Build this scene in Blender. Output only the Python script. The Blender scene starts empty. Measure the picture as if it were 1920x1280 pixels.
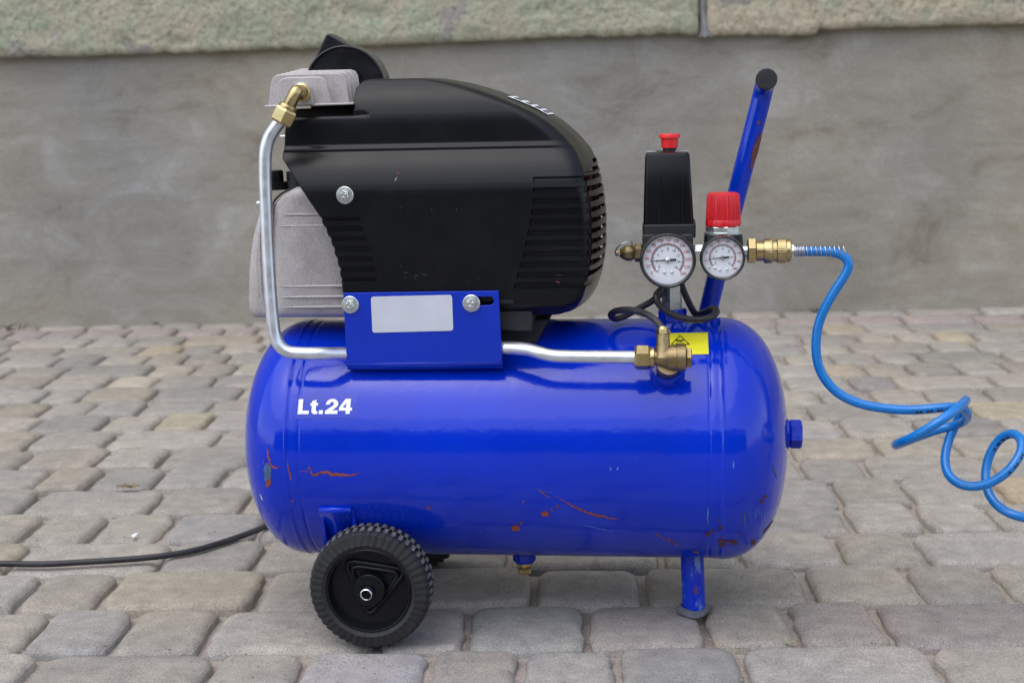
import bpy, bmesh, math, random
from mathutils import Vector, Matrix, noise

random.seed(7)
sc = bpy.context.scene
COL = sc.collection
R_ = math.radians

# ------------------------------------------------------------------ camera
CAM_H = 0.541
FPX = 2670.0                       # focal length in pixels of a 1920-wide frame
PITCH = math.atan((640 - 185) / FPX)
ROLL = R_(1.3)
FWD = Vector((0, math.cos(PITCH), -math.sin(PITCH)))
R0 = Vector((1, 0, 0)); U0 = Vector((0, math.sin(PITCH), math.cos(PITCH)))
CR = math.cos(ROLL) * R0 - math.sin(ROLL) * U0
CU = math.sin(ROLL) * R0 + math.cos(ROLL) * U0
EYE = Vector((0, 0, CAM_H))
cd = bpy.data.cameras.new('camera'); cam = bpy.data.objects.new('camera', cd); COL.objects.link(cam)
m = Matrix((CR, CU, -FWD)).transposed().to_4x4(); m.translation = EYE
cam.matrix_world = m
cd.sensor_width = 36; cd.lens = FPX * 36 / 1920
cd.clip_start = 0.02; cd.clip_end = 600
cd.dof.use_dof = True; cd.dof.focus_distance = 1.42; cd.dof.aperture_fstop = 9.0
sc.camera = cam

# ------------------------------------------------------------------ sky, sun, exposure
SUN_EL, SUN_AZ = R_(66), R_(222)       # azimuth clockwise from +Y: the sun stands up and to the left behind the camera
w = bpy.data.worlds.new('World'); sc.world = w; w.use_nodes = True
nt = w.node_tree; nt.nodes.clear()
sky = nt.nodes.new('ShaderNodeTexSky'); sky.sky_type = 'NISHITA'; sky.sun_disc = False
sky.sun_elevation = SUN_EL; sky.sun_rotation = SUN_AZ
sky.air_density = 1.0; sky.dust_density = 1.5; sky.ozone_density = 1.0
hs = nt.nodes.new('ShaderNodeHueSaturation'); hs.inputs['Saturation'].default_value = 0.62
bg = nt.nodes.new('ShaderNodeBackground'); bg.inputs['Strength'].default_value = 0.15
out = nt.nodes.new('ShaderNodeOutputWorld')
nt.links.new(sky.outputs[0], hs.inputs['Color']); nt.links.new(hs.outputs[0], bg.inputs['Color'])
nt.links.new(bg.outputs[0], out.inputs['Surface'])
sd = bpy.data.lights.new('sun', 'SUN'); sd.energy = 0.5; sd.angle = R_(80); sd.color = (1.0, 0.965, 0.92)
sun = bpy.data.objects.new('sun', sd); COL.objects.link(sun)
sdir = Vector((math.sin(SUN_AZ) * math.cos(SUN_EL), math.cos(SUN_AZ) * math.cos(SUN_EL), math.sin(SUN_EL)))
sun.rotation_euler = sdir.to_track_quat('Z', 'Y').to_euler()
sun.location = sdir * 20
vs = sc.view_settings
vs.view_transform = 'Standard'; vs.look = 'None'; vs.gamma = 1; vs.exposure = 1.14
sc.render.engine = 'CYCLES'

# ------------------------------------------------------------------ frames of reference
def ray(px, py):
    return FWD + (px - 960) / FPX * CR - (py - 640) / FPX * CU
def ground_hit(px, py, z=0.0):
    d = ray(px, py); return EYE + d * ((z - CAM_H) / d.z)
TC = EYE + ray(970, 818) * 1.517          # centre of the tank
YAW = R_(6.6)                             # the compressor stands turned a little
EX = Vector((math.cos(YAW), -math.sin(YAW), 0)); EY = Vector((math.sin(YAW), math.cos(YAW), 0))
BASE = Vector((TC.x, TC.y, 0)); TZ = TC.z; TR = 0.125
def P(px, py, y):
    """point of the compressor's own frame on its plane Y = y"""
    d = ray(px, py); t = ((BASE - EYE).dot(EY) + y) / d.dot(EY)
    q = EYE + d * t - BASE
    return Vector((q.dot(EX), y, q.z))
def XZ(px, py, y):
    q = P(px, py, y); return q.x, q.z
def S(y=-0.1):                            # metres per photo pixel at depth y
    return (P(971, 700, y) - P(970, 700, y)).length

# ------------------------------------------------------------------ materials
MATS = {}
def principled(name):
    mt = bpy.data.materials.new(name); mt.use_nodes = True
    n = mt.node_tree; b = n.nodes['Principled BSDF']
    MATS[name] = mt
    return mt, n, b
def nd(n, t, **kw):
    x = n.nodes.new(t)
    for k, v in kw.items():
        if k in x.inputs: x.inputs[k].default_value = v
        else: setattr(x, k, v)
    return x
def tex_noise(n, scale, detail=4, rough=0.55, coord='Object', vec=None):
    x = nd(n, 'ShaderNodeTexNoise'); x.inputs['Scale'].default_value = scale
    x.inputs['Detail'].default_value = detail; x.inputs['Roughness'].default_value = rough
    if vec is None:
        c = n.nodes.new('ShaderNodeTexCoord'); vec = c.outputs[coord]
    n.links.new(vec, x.inputs['Vector'])
    return x
def ramp(n, src, stops):
    r = n.nodes.new('ShaderNodeValToRGB'); e = r.color_ramp.elements
    while len(e) < len(stops): e.new(0.5)
    for i, (p, c) in enumerate(stops):
        e[i].position = p; e[i].color = (c[0], c[1], c[2], 1) if hasattr(c, '__len__') else (c, c, c, 1)
    n.links.new(src, r.inputs['Fac']); return r
def mixc(n, fac, a, b, mode='MIX'):
    x = n.nodes.new('ShaderNodeMix'); x.data_type = 'RGBA'; x.blend_type = mode
    for s, v in ((x.inputs[0], fac), (x.inputs[6], a), (x.inputs[7], b)):
        if hasattr(v, 'links') or hasattr(v, 'is_linked'): n.links.new(v, s)
        elif hasattr(v, '__len__'): s.default_value = (v[0], v[1], v[2], 1)
        else: s.default_value = v
    return x.outputs[2]
def bump(n, b, src, strength, dist=0.001, prev=None):
    x = n.nodes.new('ShaderNodeBump'); x.inputs['Strength'].default_value = strength; x.inputs['Distance'].default_value = dist
    n.links.new(src, x.inputs['Height'])
    if prev: n.links.new(prev, x.inputs['Normal'])
    n.links.new(x.outputs[0], b.inputs['Normal']); return x.outputs[0]
def simple(name, col, rough=0.5, metal=0.0, var=0.12, vscale=60, bs=0.05, bscale=400, coat=0.0, rvar=0.1, coatr=0.05):
    mt, n, b = principled(name)
    tn = tex_noise(n, vscale, 5)
    lo = [c * (1 - var) for c in col]; hi = [min(1, c * (1 + var)) for c in col]
    r = ramp(n, tn.outputs[0], [(0.3, lo), (0.7, hi)])
    n.links.new(r.outputs[0], b.inputs['Base Color'])
    rr = ramp(n, tn.outputs[0], [(0.25, max(0.02, rough - rvar)), (0.75, min(1, rough + rvar))])
    n.links.new(rr.outputs[0], b.inputs['Roughness'])
    b.inputs['Metallic'].default_value = metal
    b.inputs['Coat Weight'].default_value = coat; b.inputs['Coat Roughness'].default_value = coatr
    if bs:
        bn = tex_noise(n, bscale, 3); bump(n, b, bn.outputs[0], bs, 0.0006)
    return mt

# blue enamel: glossy, orange-peel, small dust specks and pale rub marks
def blue_paint(name, col, rub=0.0, rust=0.0):
    mt, n, b = principled(name)
    n1 = tex_noise(n, 9, 4)
    c = ramp(n, n1.outputs[0], [(0.3, [v * 0.9 for v in col]), (0.7, [v * 1.08 for v in col])]).outputs[0]
    sp = tex_noise(n, 420, 2); spm = ramp(n, sp.outputs[0], [(0.735, 0.0), (0.78, 0.55)])
    c = mixc(n, spm.outputs[0], c, (0.10, 0.22, 0.62))
    if rub:
        mp = nd(n, 'ShaderNodeMapping'); tc = n.nodes.new('ShaderNodeTexCoord')
        mp.inputs['Scale'].default_value = (70, 70, 22); n.links.new(tc.outputs['Object'], mp.inputs['Vector'])
        rn = tex_noise(n, 1.0, 6, 0.65, vec=mp.outputs[0]); rm = ramp(n, rn.outputs[0], [(0.60 - rub, 0.0), (0.66 - rub, 0.8)])
        c = mixc(n, rm.outputs[0], c, (0.16, 0.30, 0.55))
    if rust:
        mp2 = nd(n, 'ShaderNodeMapping'); tc2 = n.nodes.new('ShaderNodeTexCoord')
        mp2.inputs['Scale'].default_value = (50, 50, 24); mp2.inputs['Location'].default_value = (3.1, 1.7, 4.2)
        n.links.new(tc2.outputs['Object'], mp2.inputs['Vector'])
        un = tex_noise(n, 1.0, 6, 0.7, vec=mp2.outputs[0]); um = ramp(n, un.outputs[0], [(0.66 - rust, 0.0), (0.68 - rust, 1.0)])
        c = mixc(n, um.outputs[0], c, (0.16, 0.055, 0.04))
    n.links.new(c, b.inputs['Base Color'])
    rn2 = tex_noise(n, 25, 4); rr = ramp(n, rn2.outputs[0], [(0.3, 0.08), (0.75, 0.17)])
    n.links.new(rr.outputs[0], b.inputs['Roughness'])
    b.inputs['Specular IOR Level'].default_value = 0.42
    p1 = tex_noise(n, 55, 2); h1 = bump(n, b, p1.outputs[0], 0.22, 0.0015)
    p2 = tex_noise(n, 330, 2); bump(n, b, p2.outputs[0], 0.12, 0.0005, h1)
    return mt
BLUE = (0.0, 0.026, 0.49)
blue_paint('blue_tank_paint', BLUE)
blue_paint('blue_worn_paint', BLUE, rub=0.06, rust=0.05)
blue_paint('blue_bracket_paint', (0.0, 0.026, 0.42), rub=0.0)
blue_paint('blue_handle_paint', (0.0, 0.028, 0.42))
simple('rust_primer', (0.25, 0.055, 0.025), 0.7, var=0.45, vscale=220, bs=0.4, bscale=600)
simple('rust_dark', (0.075, 0.018, 0.022), 0.6, var=0.5, vscale=220, bs=0.3)
simple('handle_rust', (0.13, 0.032, 0.028), 0.65, var=0.45, vscale=160, bs=0.3)
simple('dull_scuff', (0.05, 0.10, 0.22), 0.55, var=0.5, vscale=300, bs=0.2)
simple('pale_scuff', (0.09, 0.22, 0.58), 0.4, var=0.4, vscale=300, bs=0.2)
# black moulded plastic with dusty patches
mt, n, b = principled('black_plastic')
d1 = tex_noise(n, 14, 6, 0.65); d1r = ramp(n, d1.outputs[0], [(0.45, (0.0040, 0.0044, 0.0056)), (0.8, (0.0085, 0.009, 0.0105))])
d2 = tex_noise(n, 500, 2); d2r = ramp(n, d2.outputs[0], [(0.79, 0.0), (0.84, 0.5)])
n.links.new(mixc(n, d2r.outputs[0], d1r.outputs[0], (0.13, 0.13, 0.13)), b.inputs['Base Color'])
rr = ramp(n, d1.outputs[0], [(0.3, 0.25), (0.75, 0.36)]); n.links.new(rr.outputs[0], b.inputs['Roughness'])
b.inputs['Specular IOR Level'].default_value = 0.24
d3 = tex_noise(n, 700, 2); bump(n, b, d3.outputs[0], 0.10, 0.0004)
simple('black_gloss', (0.010, 0.010, 0.012), 0.22, var=0.3, bs=0.03)
simple('black_matt', (0.016, 0.016, 0.018), 0.55, var=0.3, vscale=120, bs=0.15)
simple('dark_inside', (0.008, 0.008, 0.008), 0.8, var=0.2, bs=0)
simple('winding_red', (0.14, 0.03, 0.035), 0.5, var=0.4, vscale=200)
simple('black_rubber', (0.012, 0.012, 0.013), 0.62, var=0.35, vscale=90, bs=0.35, bscale=500)
# tread is dusty grey on top of the black
mt, n, b = principled('dusty_rubber')
t1 = tex_noise(n, 160, 6, 0.7); t1r = ramp(n, t1.outputs[0], [(0.32, (0.025, 0.025, 0.026)), (0.64, (0.16, 0.16, 0.165))])
n.links.new(t1r.outputs[0], b.inputs['Base Color']); b.inputs['Roughness'].default_value = 0.75
bump(n, b, t1.outputs[0], 0.5, 0.001)
simple('grey_rubber', (0.11, 0.115, 0.13), 0.7, var=0.3, vscale=120, bs=0.3)
# cast aluminium, grainy, with brownish grime
mt, n, b = principled('cast_aluminium')
a1 = tex_noise(n, 520, 3, 0.6); a1r = ramp(n, a1.outputs[0], [(0.30, (0.41, 0.375, 0.36)), (0.70, (0.56, 0.52, 0.505))])
a2 = tex_noise(n, 28, 6, 0.65); a2r = ramp(n, a2.outputs[0], [(0.48, 0.0), (0.78, 0.6)])
n.links.new(mixc(n, a2r.outputs[0], a1r.outputs[0], (0.26, 0.20, 0.16)), b.inputs['Base Color'])
b.inputs['Metallic'].default_value = 0.35; b.inputs['Roughness'].default_value = 0.52
bump(n, b, a1.outputs[0], 0.35, 0.0006)
simple('aluminium_tube', (0.72, 0.74, 0.78), 0.36, metal=0.85, var=0.10, vscale=70, bs=0.08, bscale=260)
simple('zinc', (0.66, 0.70, 0.68), 0.30, metal=0.9, var=0.12, vscale=120, bs=0.05)
simple('steel', (0.60, 0.62, 0.63), 0.25, metal=1.0, var=0.15, vscale=90, bs=0.05)
simple('brass', (0.50, 0.385, 0.18), 0.30, metal=0.95, var=0.18, vscale=90, bs=0.08)
simple('aged_brass', (0.27, 0.20, 0.10), 0.42, metal=0.85, var=0.30, vscale=110, bs=0.3, bscale=350)
simple('red_plastic', (0.60, 0.008, 0.016), 0.36, var=0.1, bs=0.05)
simple('red_button', (0.78, 0.018, 0.022), 0.42, var=0.08, bs=0.05)
simple('dial_white', (0.78, 0.79, 0.82), 0.6, var=0.02, bs=0)
simple('print_black', (0.012, 0.012, 0.014), 0.6, var=0.05, bs=0)
simple('print_red', (0.42, 0.02, 0.03), 0.6, var=0.05, bs=0)
simple('print_white', (0.80, 0.81, 0.84), 0.4, var=0.04, vscale=300, bs=0)
simple('sticker_grey', (0.56, 0.58, 0.63), 0.55, var=0.05, vscale=40, bs=0.03)
simple('sticker_yellow', (0.86, 0.78, 0.02), 0.42, var=0.04, bs=0)
simple('sticker_blue', (0.001, 0.021, 0.43), 0.20, var=0.2, vscale=200, bs=0.05)
simple('hose_blue', (0.002, 0.17, 0.52), 0.30, var=0.10, vscale=40, bs=0.03, coat=0.2)
simple('cord_black', (0.022, 0.020, 0.024), 0.50, var=0.5, vscale=45, bs=0.1)
simple('dead_leaf', (0.20, 0.14, 0.075), 0.8, var=0.4, vscale=150)
simple('straw', (0.48, 0.42, 0.28), 0.8, var=0.3, vscale=150)
simple('weed_green', (0.07, 0.085, 0.03), 0.8, var=0.4, vscale=90)
simple('twig_brown', (0.045, 0.035, 0.025), 0.9, var=0.4, vscale=90)
simple('paper_white', (0.72, 0.74, 0.78), 0.7, var=0.1)
# clear gauge glass
mt = bpy.data.materials.new('gauge_glass'); mt.use_nodes = True; MATS['gauge_glass'] = mt
n = mt.node_tree; n.nodes.clear()
tr = n.nodes.new('ShaderNodeBsdfTransparent'); gl = n.nodes.new('ShaderNodeBsdfGlossy'); gl.inputs['Roughness'].default_value = 0.05
fr = n.nodes.new('ShaderNodeFresnel'); fr.inputs['IOR'].default_value = 1.45
mx = n.nodes.new('ShaderNodeMixShader'); oo = n.nodes.new('ShaderNodeOutputMaterial')
n.links.new(fr.outputs[0], mx.inputs[0]); n.links.new(tr.outputs[0], mx.inputs[1]); n.links.new(gl.outputs[0], mx.inputs[2]); n.links.new(mx.outputs[0], oo.inputs[0])
# concrete paver: the stone's own tint comes from the object colour
def paver_mat(name, use_obj):
    mt, n, b = principled(name)
    g = n.nodes.new('ShaderNodeNewGeometry'); pos = g.outputs['Position']
    f1 = tex_noise(n, 620, 4, 0.7, vec=pos); f2 = tex_noise(n, 38, 6, 0.6, vec=pos); f3 = tex_noise(n, 6, 3, 0.5, vec=pos)
    f4 = tex_noise(n, 210, 3, 0.6, vec=pos)
    c1 = ramp(n, f1.outputs[0], [(0.30, 0.50), (0.5, 1.0), (0.70, 1.48)])
    c2 = ramp(n, f2.outputs[0], [(0.30, (0.80, 0.785, 0.77)), (0.70, (1.17, 1.15, 1.11))])
    c3 = ramp(n, f3.outputs[0], [(0.30, (0.90, 0.91, 0.94)), (0.70, (1.08, 1.06, 1.02))])
    c4 = ramp(n, f4.outputs[0], [(0.26, 0.45), (0.33, 1.0), (0.72, 1.0), (0.78, 1.5)])
    if use_obj:
        oi = n.nodes.new('ShaderNodeObjectInfo'); base = oi.outputs['Color']
    else:
        rgb = n.nodes.new('ShaderNodeRGB'); rgb.outputs[0].default_value = (0.30, 0.29, 0.275, 1); base = rgb.outputs[0]
    c = mixc(n, 1.0, base, c1.outputs[0], 'MULTIPLY'); c = mixc(n, 1.0, c, c2.outputs[0], 'MULTIPLY')
    c = mixc(n, 1.0, c, c3.outputs[0], 'MULTIPLY'); c = mixc(n, 0.8, c, c4.outputs[0], 'MULTIPLY')
    n.links.new(c, b.inputs['Base Color']); b.inputs['Roughness'].default_value = 0.82
    b.inputs['Specular IOR Level'].default_value = 0.35
    h = bump(n, b, f1.outputs[0], 0.35, 0.0008); h = bump(n, b, f4.outputs[0], 0.5, 0.0012, h); bump(n, b, f2.outputs[0], 0.5, 0.003, h)
paver_mat('paver_stone', True); paver_mat('paver_stone_far', False)
mt, n, b = principled('joint_sand')
g = n.nodes.new('ShaderNodeNewGeometry'); pos = g.outputs['Position']
f1 = tex_noise(n, 420, 4, 0.75, vec=pos); f2 = tex_noise(n, 17, 5, 0.6, vec=pos); f3 = tex_noise(n, 5, 3, vec=pos)
c1 = ramp(n, f1.outputs[0], [(0.32, (0.24, 0.195, 0.16)), (0.68, (0.52, 0.45, 0.385))])
m2 = ramp(n, f2.outputs[0], [(0.58, 0.0), (0.74, 0.7)])
n.links.new(mixc(n, m2.outputs[0], c1.outputs[0], (0.13, 0.105, 0.075)), b.inputs['Base Color'])
b.inputs['Roughness'].default_value = 0.95
h = bump(n, b, f1.outputs[0], 0.8, 0.002); bump(n, b, f2.outputs[0], 0.6, 0.006, h)
simple('yard_ground', (0.26, 0.24, 0.215), 0.9, var=0.25, vscale=8, bs=0.4, bscale=120)
# cement render with trowel stains
mt, n, b = principled('cement_render')
g = n.nodes.new('ShaderNodeNewGeometry'); pos = g.outputs['Position']
mp = nd(n, 'ShaderNodeMapping'); mp.inputs['Scale'].default_value = (1.0, 1.0, 1.7); mp.inputs['Rotation'].default_value = (0, R_(24), 0); n.links.new(pos, mp.inputs['Vector'])
f1 = tex_noise(n, 4.6, 8, 0.68, vec=mp.outputs[0]); f1.inputs['Distortion'].default_value = 0.9
f2 = tex_noise(n, 14, 5, 0.6, vec=mp.outputs[0]); f2.inputs['Distortion'].default_value = 1.2
f3 = tex_noise(n, 260, 4, 0.65, vec=pos); f4 = tex_noise(n, 1.2, 2, vec=pos)
c = ramp(n, f1.outputs[0], [(0.26, (0.188, 0.162, 0.118)), (0.42, (0.280, 0.254, 0.206)), (0.56, (0.315, 0.291, 0.243)), (0.74, (0.400, 0.384, 0.346))]).outputs[0]
c = mixc(n, 1.0, c, ramp(n, f2.outputs[0], [(0.3, 0.94), (0.7, 1.05)]).outputs[0], 'MULTIPLY')
c = mixc(n, 1.0, c, ramp(n, f3.outputs[0], [(0.3, 0.80), (0.7, 1.17)]).outputs[0], 'MULTIPLY')
c = mixc(n, 1.0, c, ramp(n, f4.outputs[0], [(0.35, (0.96, 0.98, 1.02)), (0.65, (1.03, 1.0, 0.95))]).outputs[0], 'MULTIPLY')
mps = nd(n, 'ShaderNodeMapping'); mps.inputs['Scale'].default_value = (3.0, 3.0, 26.0); mps.inputs['Rotation'].default_value = (0, R_(9), 0); n.links.new(pos, mps.inputs['Vector'])
f6 = tex_noise(n, 1.0, 6, 0.7, vec=mps.outputs[0]); f6.inputs['Distortion'].default_value = 0.6
c = mixc(n, 1.0, c, ramp(n, f6.outputs[0], [(0.32, 0.93), (0.55, 1.0), (0.72, 1.08)]).outputs[0], 'MULTIPLY')
f7 = tex_noise(n, 1.1, 3, 0.5, vec=pos); c = mixc(n, 1.0, c, ramp(n, f7.outputs[0], [(0.36, (0.86, 0.875, 0.91)), (0.60, (1.06, 1.04, 1.0))]).outputs[0], 'MULTIPLY')
n.links.new(c, b.inputs['Base Color']); b.inputs['Roughness'].default_value = 0.9
h = bump(n, b, f6.outputs[0], 0.25, 0.004); h = bump(n, b, f3.outputs[0], 0.3, 0.001, h); bump(n, b, f2.outputs[0], 0.25, 0.006, h)
# rough-cast plaster: green paint over beige
def plaster(name, green, beige, bias):
    mt, n, b = principled(name)
    g = n.nodes.new('ShaderNodeNewGeometry'); pos = g.outputs['Position']
    f1 = tex_noise(n, 5, 6, 0.65, vec=pos); f2 = tex_noise(n, 95, 5, 0.65, vec=pos); f3 = tex_noise(n, 9, 4, 0.6, vec=pos)
    f5 = tex_noise(n, 15, 7, 0.72, vec=pos)
    a = mixc(n, ramp(n, f5.outputs[0], [(0.34 + bias, 0.0), (0.66 + bias, 1.0)]).outputs[0], beige, green)
    a = mixc(n, ramp(n, f1.outputs[0], [(0.54, 0.0), (0.70, 0.8)]).outputs[0], a, beige)
    a = mixc(n, ramp(n, f3.outputs[0], [(0.58, 0.0), (0.63, 0.85)]).outputs[0], a, (0.30, 0.275, 0.25))
    f8 = tex_noise(n, 4.2, 6, 0.7, vec=pos); a = mixc(n, ramp(n, f8.outputs[0], [(0.60, 0.0), (0.72, 0.7)]).outputs[0], a, (0.20, 0.165, 0.12))
    a = mixc(n, 1.0, a, ramp(n, f2.outputs[0], [(0.30, 0.50), (0.46, 0.96), (0.60, 1.04), (0.76, 1.22)]).outputs[0], 'MULTIPLY')
    n.links.new(a, b.inputs['Base Color']); b.inputs['Roughness'].default_value = 0.95
    bump(n, b, f2.outputs[0], 0.9, 0.007)
plaster('green_plaster', (0.325, 0.365, 0.255), (0.45, 0.395, 0.285), 0.0)
plaster('beige_plaster', (0.30, 0.335, 0.235), (0.47, 0.40, 0.285), 0.09)
simple('mortar', (0.21, 0.205, 0.20), 0.9, var=0.2, vscale=60, bs=0.5, bscale=120)
simple('house_render', (0.11, 0.10, 0.09), 0.9, var=0.15, vscale=5, bs=0.3, bscale=80)
simple('roof_brown', (0.07, 0.055, 0.05), 0.8, var=0.3, vscale=9)
simple('window_dark', (0.03, 0.035, 0.04), 0.08, var=0.1, bs=0)
simple('frame_white', (0.7, 0.7, 0.68), 0.5, var=0.05, bs=0)

# ------------------------------------------------------------------ mesh helpers
class MB:
    def __init__(s): s.v = []; s.f = []
    def add(s, vs, fs):
        o = len(s.v); s.v += [tuple(q) for q in vs]; s.f += [tuple(i + o for i in f) for f in fs]; return s
    def grid(s, rows, closed=False, wrap=False):
        """rows of equal length joined by quads"""
        nr, nc = len(rows), len(rows[0]); vs = [q for r in rows for q in r]; fs = []
        for i in range(nr if wrap else nr - 1):
            for j in range(nc if closed else nc - 1):
                a = i * nc + j; b_ = i * nc + (j + 1) % nc; i2 = (i + 1) % nr
                fs.append((a, b_, i2 * nc + (j + 1) % nc, i2 * nc + j))
        return s.add(vs, fs)
    def tube(s, path, r, seg=14, caps=True, closed=False):
        path = [Vector(q) for q in path]; nn = len(path); rows = []
        rad = r if hasattr(r, '__len__') else [r] * nn
        up = None
        for i in range(nn):
            if closed: t = path[(i + 1) % nn] - path[i - 1]
            else: t = path[min(i + 1, nn - 1)] - path[max(i - 1, 0)]
            if t.length < 1e-9: t = Vector((0, 0, 1))
            t.normalize()
            if up is None:
                a = Vector((0, 0, 1)) if abs(t.z) < 0.9 else Vector((0, 1, 0)); up = (a - t * a.dot(t)).normalized()
            else:
                up = (up - t * up.dot(t)).normalized()
            sd_ = t.cross(up)
            rows.append([path[i] + (up * math.cos(q) + sd_ * math.sin(q)) * rad[i] for q in (2 * math.pi * k / seg for k in range(seg))])
        s.grid(rows, closed=True, wrap=closed)
        if caps and not closed:
            o = len(s.v) - nn * seg
            s.f.append(tuple(o + k for k in range(seg))[::-1]); s.f.append(tuple(o + (nn - 1) * seg + k for k in range(seg)))
        return s
    def lathe(s, prof, org, axis, seg=48, up=None, mod=None, cap0=True, cap1=True):
        """prof = [(radius, along)], revolved about axis through org"""
        org = Vector(org); ax = Vector(axis).normalized()
        u = Vector(up) if up is not None else (Vector((0, 0, 1)) if abs(ax.z) < 0.9 else Vector((1, 0, 0)))
        u = (u - ax * u.dot(ax)).normalized(); v = ax.cross(u); rows = []
        for i, (r, h) in enumerate(prof):
            row = []
            for k in range(seg):
                q = 2 * math.pi * k / seg; rr, hh = (r, h) if mod is None else mod(i, k, r, h)
                row.append(org + ax * hh + (u * math.cos(q) + v * math.sin(q)) * rr)
            rows.append(row)
        o = len(s.v); s.grid(rows, closed=True)
        if cap0: s.f.append(tuple(o + k for k in range(seg))[::-1])
        if cap1: s.f.append(tuple(o + (len(prof) - 1) * seg + k for k in range(seg)))
        return s
    def prism(s, outl, y0, y1):
        """outline [(x,z)] pushed from y0 to y1"""
        k = len(outl); vs = [(x, y0, z) for x, z in outl] + [(x, y1, z) for x, z in outl]
        fs = [tuple(range(k)), tuple(range(2 * k - 1, k - 1, -1))] + [(i, i + k, (i + 1) % k + k, (i + 1) % k) for i in range(k)]
        return s.add(vs, fs)
    def box(s, c, d, rot=None):
        c = Vector(c); vs = []
        for x in (-.5, .5):
            for y in (-.5, .5):
                for z in (-.5, .5):
                    q = Vector((x * d[0], y * d[1], z * d[2]))
                    if rot is not None: q = rot @ q
                    vs.append(c + q)
        return s.add(vs, [(0, 1, 3, 2), (4, 6, 7, 5), (0, 4, 5, 1), (2, 3, 7, 6), (0, 2, 6, 4), (1, 5, 7, 3)])

def obj(name, mb, mat, parent=None, smooth=True, ang=38, bevel=0, bseg=3, recalc=True, solid=0):
    me = bpy.data.meshes.new(name)
    if isinstance(mb, bpy.types.Mesh): me = mb
    else:
        me.from_pydata(mb.v, [], mb.f)
        if recalc:
            bm = bmesh.new(); bm.from_mesh(me); bmesh.ops.remove_doubles(bm, verts=bm.verts, dist=1e-6)
            bmesh.ops.recalc_face_normals(bm, faces=bm.faces); bm.to_mesh(me); bm.free()
    if not me.materials: me.materials.append(MATS[mat])
    if smooth:
        me.polygons.foreach_set('use_smooth', [True] * len(me.polygons)); me.set_sharp_from_angle(angle=R_(ang))
    o = bpy.data.objects.new(name, me); COL.objects.link(o)
    if parent is not None: o.parent = parent
    if solid:
        q = o.modifiers.new('solid', 'SOLIDIFY'); q.thickness = solid; q.offset = -1
    if bevel:
        q = o.modifiers.new('bevel', 'BEVEL'); q.width = bevel; q.segments = bseg; q.limit_method = 'ANGLE'; q.angle_limit = R_(30); q.harden_normals = False
    return o
def empty(name, loc=(0, 0, 0), rz=0.0):
    o = bpy.data.objects.new(name, None); COL.objects.link(o); o.location = loc; o.rotation_euler = (0, 0, rz); o.empty_display_size = 0.05
    return o
def tag(o, label=None, cat=None, group=None, kind=None):
    if label: o['label'] = label
    if cat: o['category'] = cat
    if group: o['group'] = group
    if kind: o['kind'] = kind
    return o
def lerp_tab(tab, x):
    if x <= tab[0][0]: return tab[0][1]
    for (a, va), (b_, vb) in zip(tab, tab[1:]):
        if x <= b_: return va + (vb - va) * (x - a) / (b_ - a)
    return tab[-1][1]
def smooth_path(pts, per=8, closed=False):
    pts = [Vector(q) for q in pts]; nn = len(pts); o = []
    for i in range(nn if closed else nn - 1):
        g = (lambda k: pts[k % nn]) if closed else (lambda k: pts[max(0, min(nn - 1, k))])
        a, b_, c, d = g(i - 1), g(i), g(i + 1), g(i + 2)
        for k in range(per):
            t = k / per
            o.append(0.5 * ((2 * b_) + (c - a) * t + (2 * a - 5 * b_ + 4 * c - d) * t * t + (3 * b_ - a - 3 * c + d) * t ** 3))
    if not closed: o.append(pts[-1])
    return o
def hexa(mb, org, axis, r, h0, h1, up=None, cham=0.12, seg=6):
    mb.lathe([(r * (1 - cham), h0), (r, h0 + (h1 - h0) * 0.14), (r, h1 - (h1 - h0) * 0.14), (r * (1 - cham), h1)], org, axis, seg, up=up)
    return mb
def nz(v, s=1.0, o=0.0): return noise.noise(Vector((v[0] * s + o, v[1] * s + o * 1.7, (v[2] if len(v) > 2 else 0) * s)))

# text turned to flat meshes once, early
GLYPH = {}
def make_glyph(txt, off):
    cu = bpy.data.curves.new('glyph', 'FONT'); cu.body = txt; cu.size = 1.0; cu.offset = off; cu.resolution_u = 3; cu.align_x = 'CENTER'
    o = bpy.data.objects.new('glyph', cu); COL.objects.link(o)
    dg = bpy.context.evaluated_depsgraph_get(); dg.update()
    me = bpy.data.meshes.new_from_object(o.evaluated_get(dg))
    vs = [v.co.to_2d() for v in me.vertices]; fs = [tuple(p.vertices) for p in me.polygons]
    bpy.data.objects.remove(o); bpy.data.curves.remove(cu); bpy.data.meshes.remove(me)
    GLYPH[txt] = (vs, fs)
BIG = list(range(0, 260, 20)); BIGIN = list(range(0, 18, 2)); SMALL = [0, 20, 40, 60, 80, 100, 120, 140, 160, 180]; SMIN = [0, 2, 4, 6, 8, 10, 12]
for t_ in sorted({str(q) for q in BIG + BIGIN + SMALL + SMIN}): make_glyph(t_, 0.0)
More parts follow.
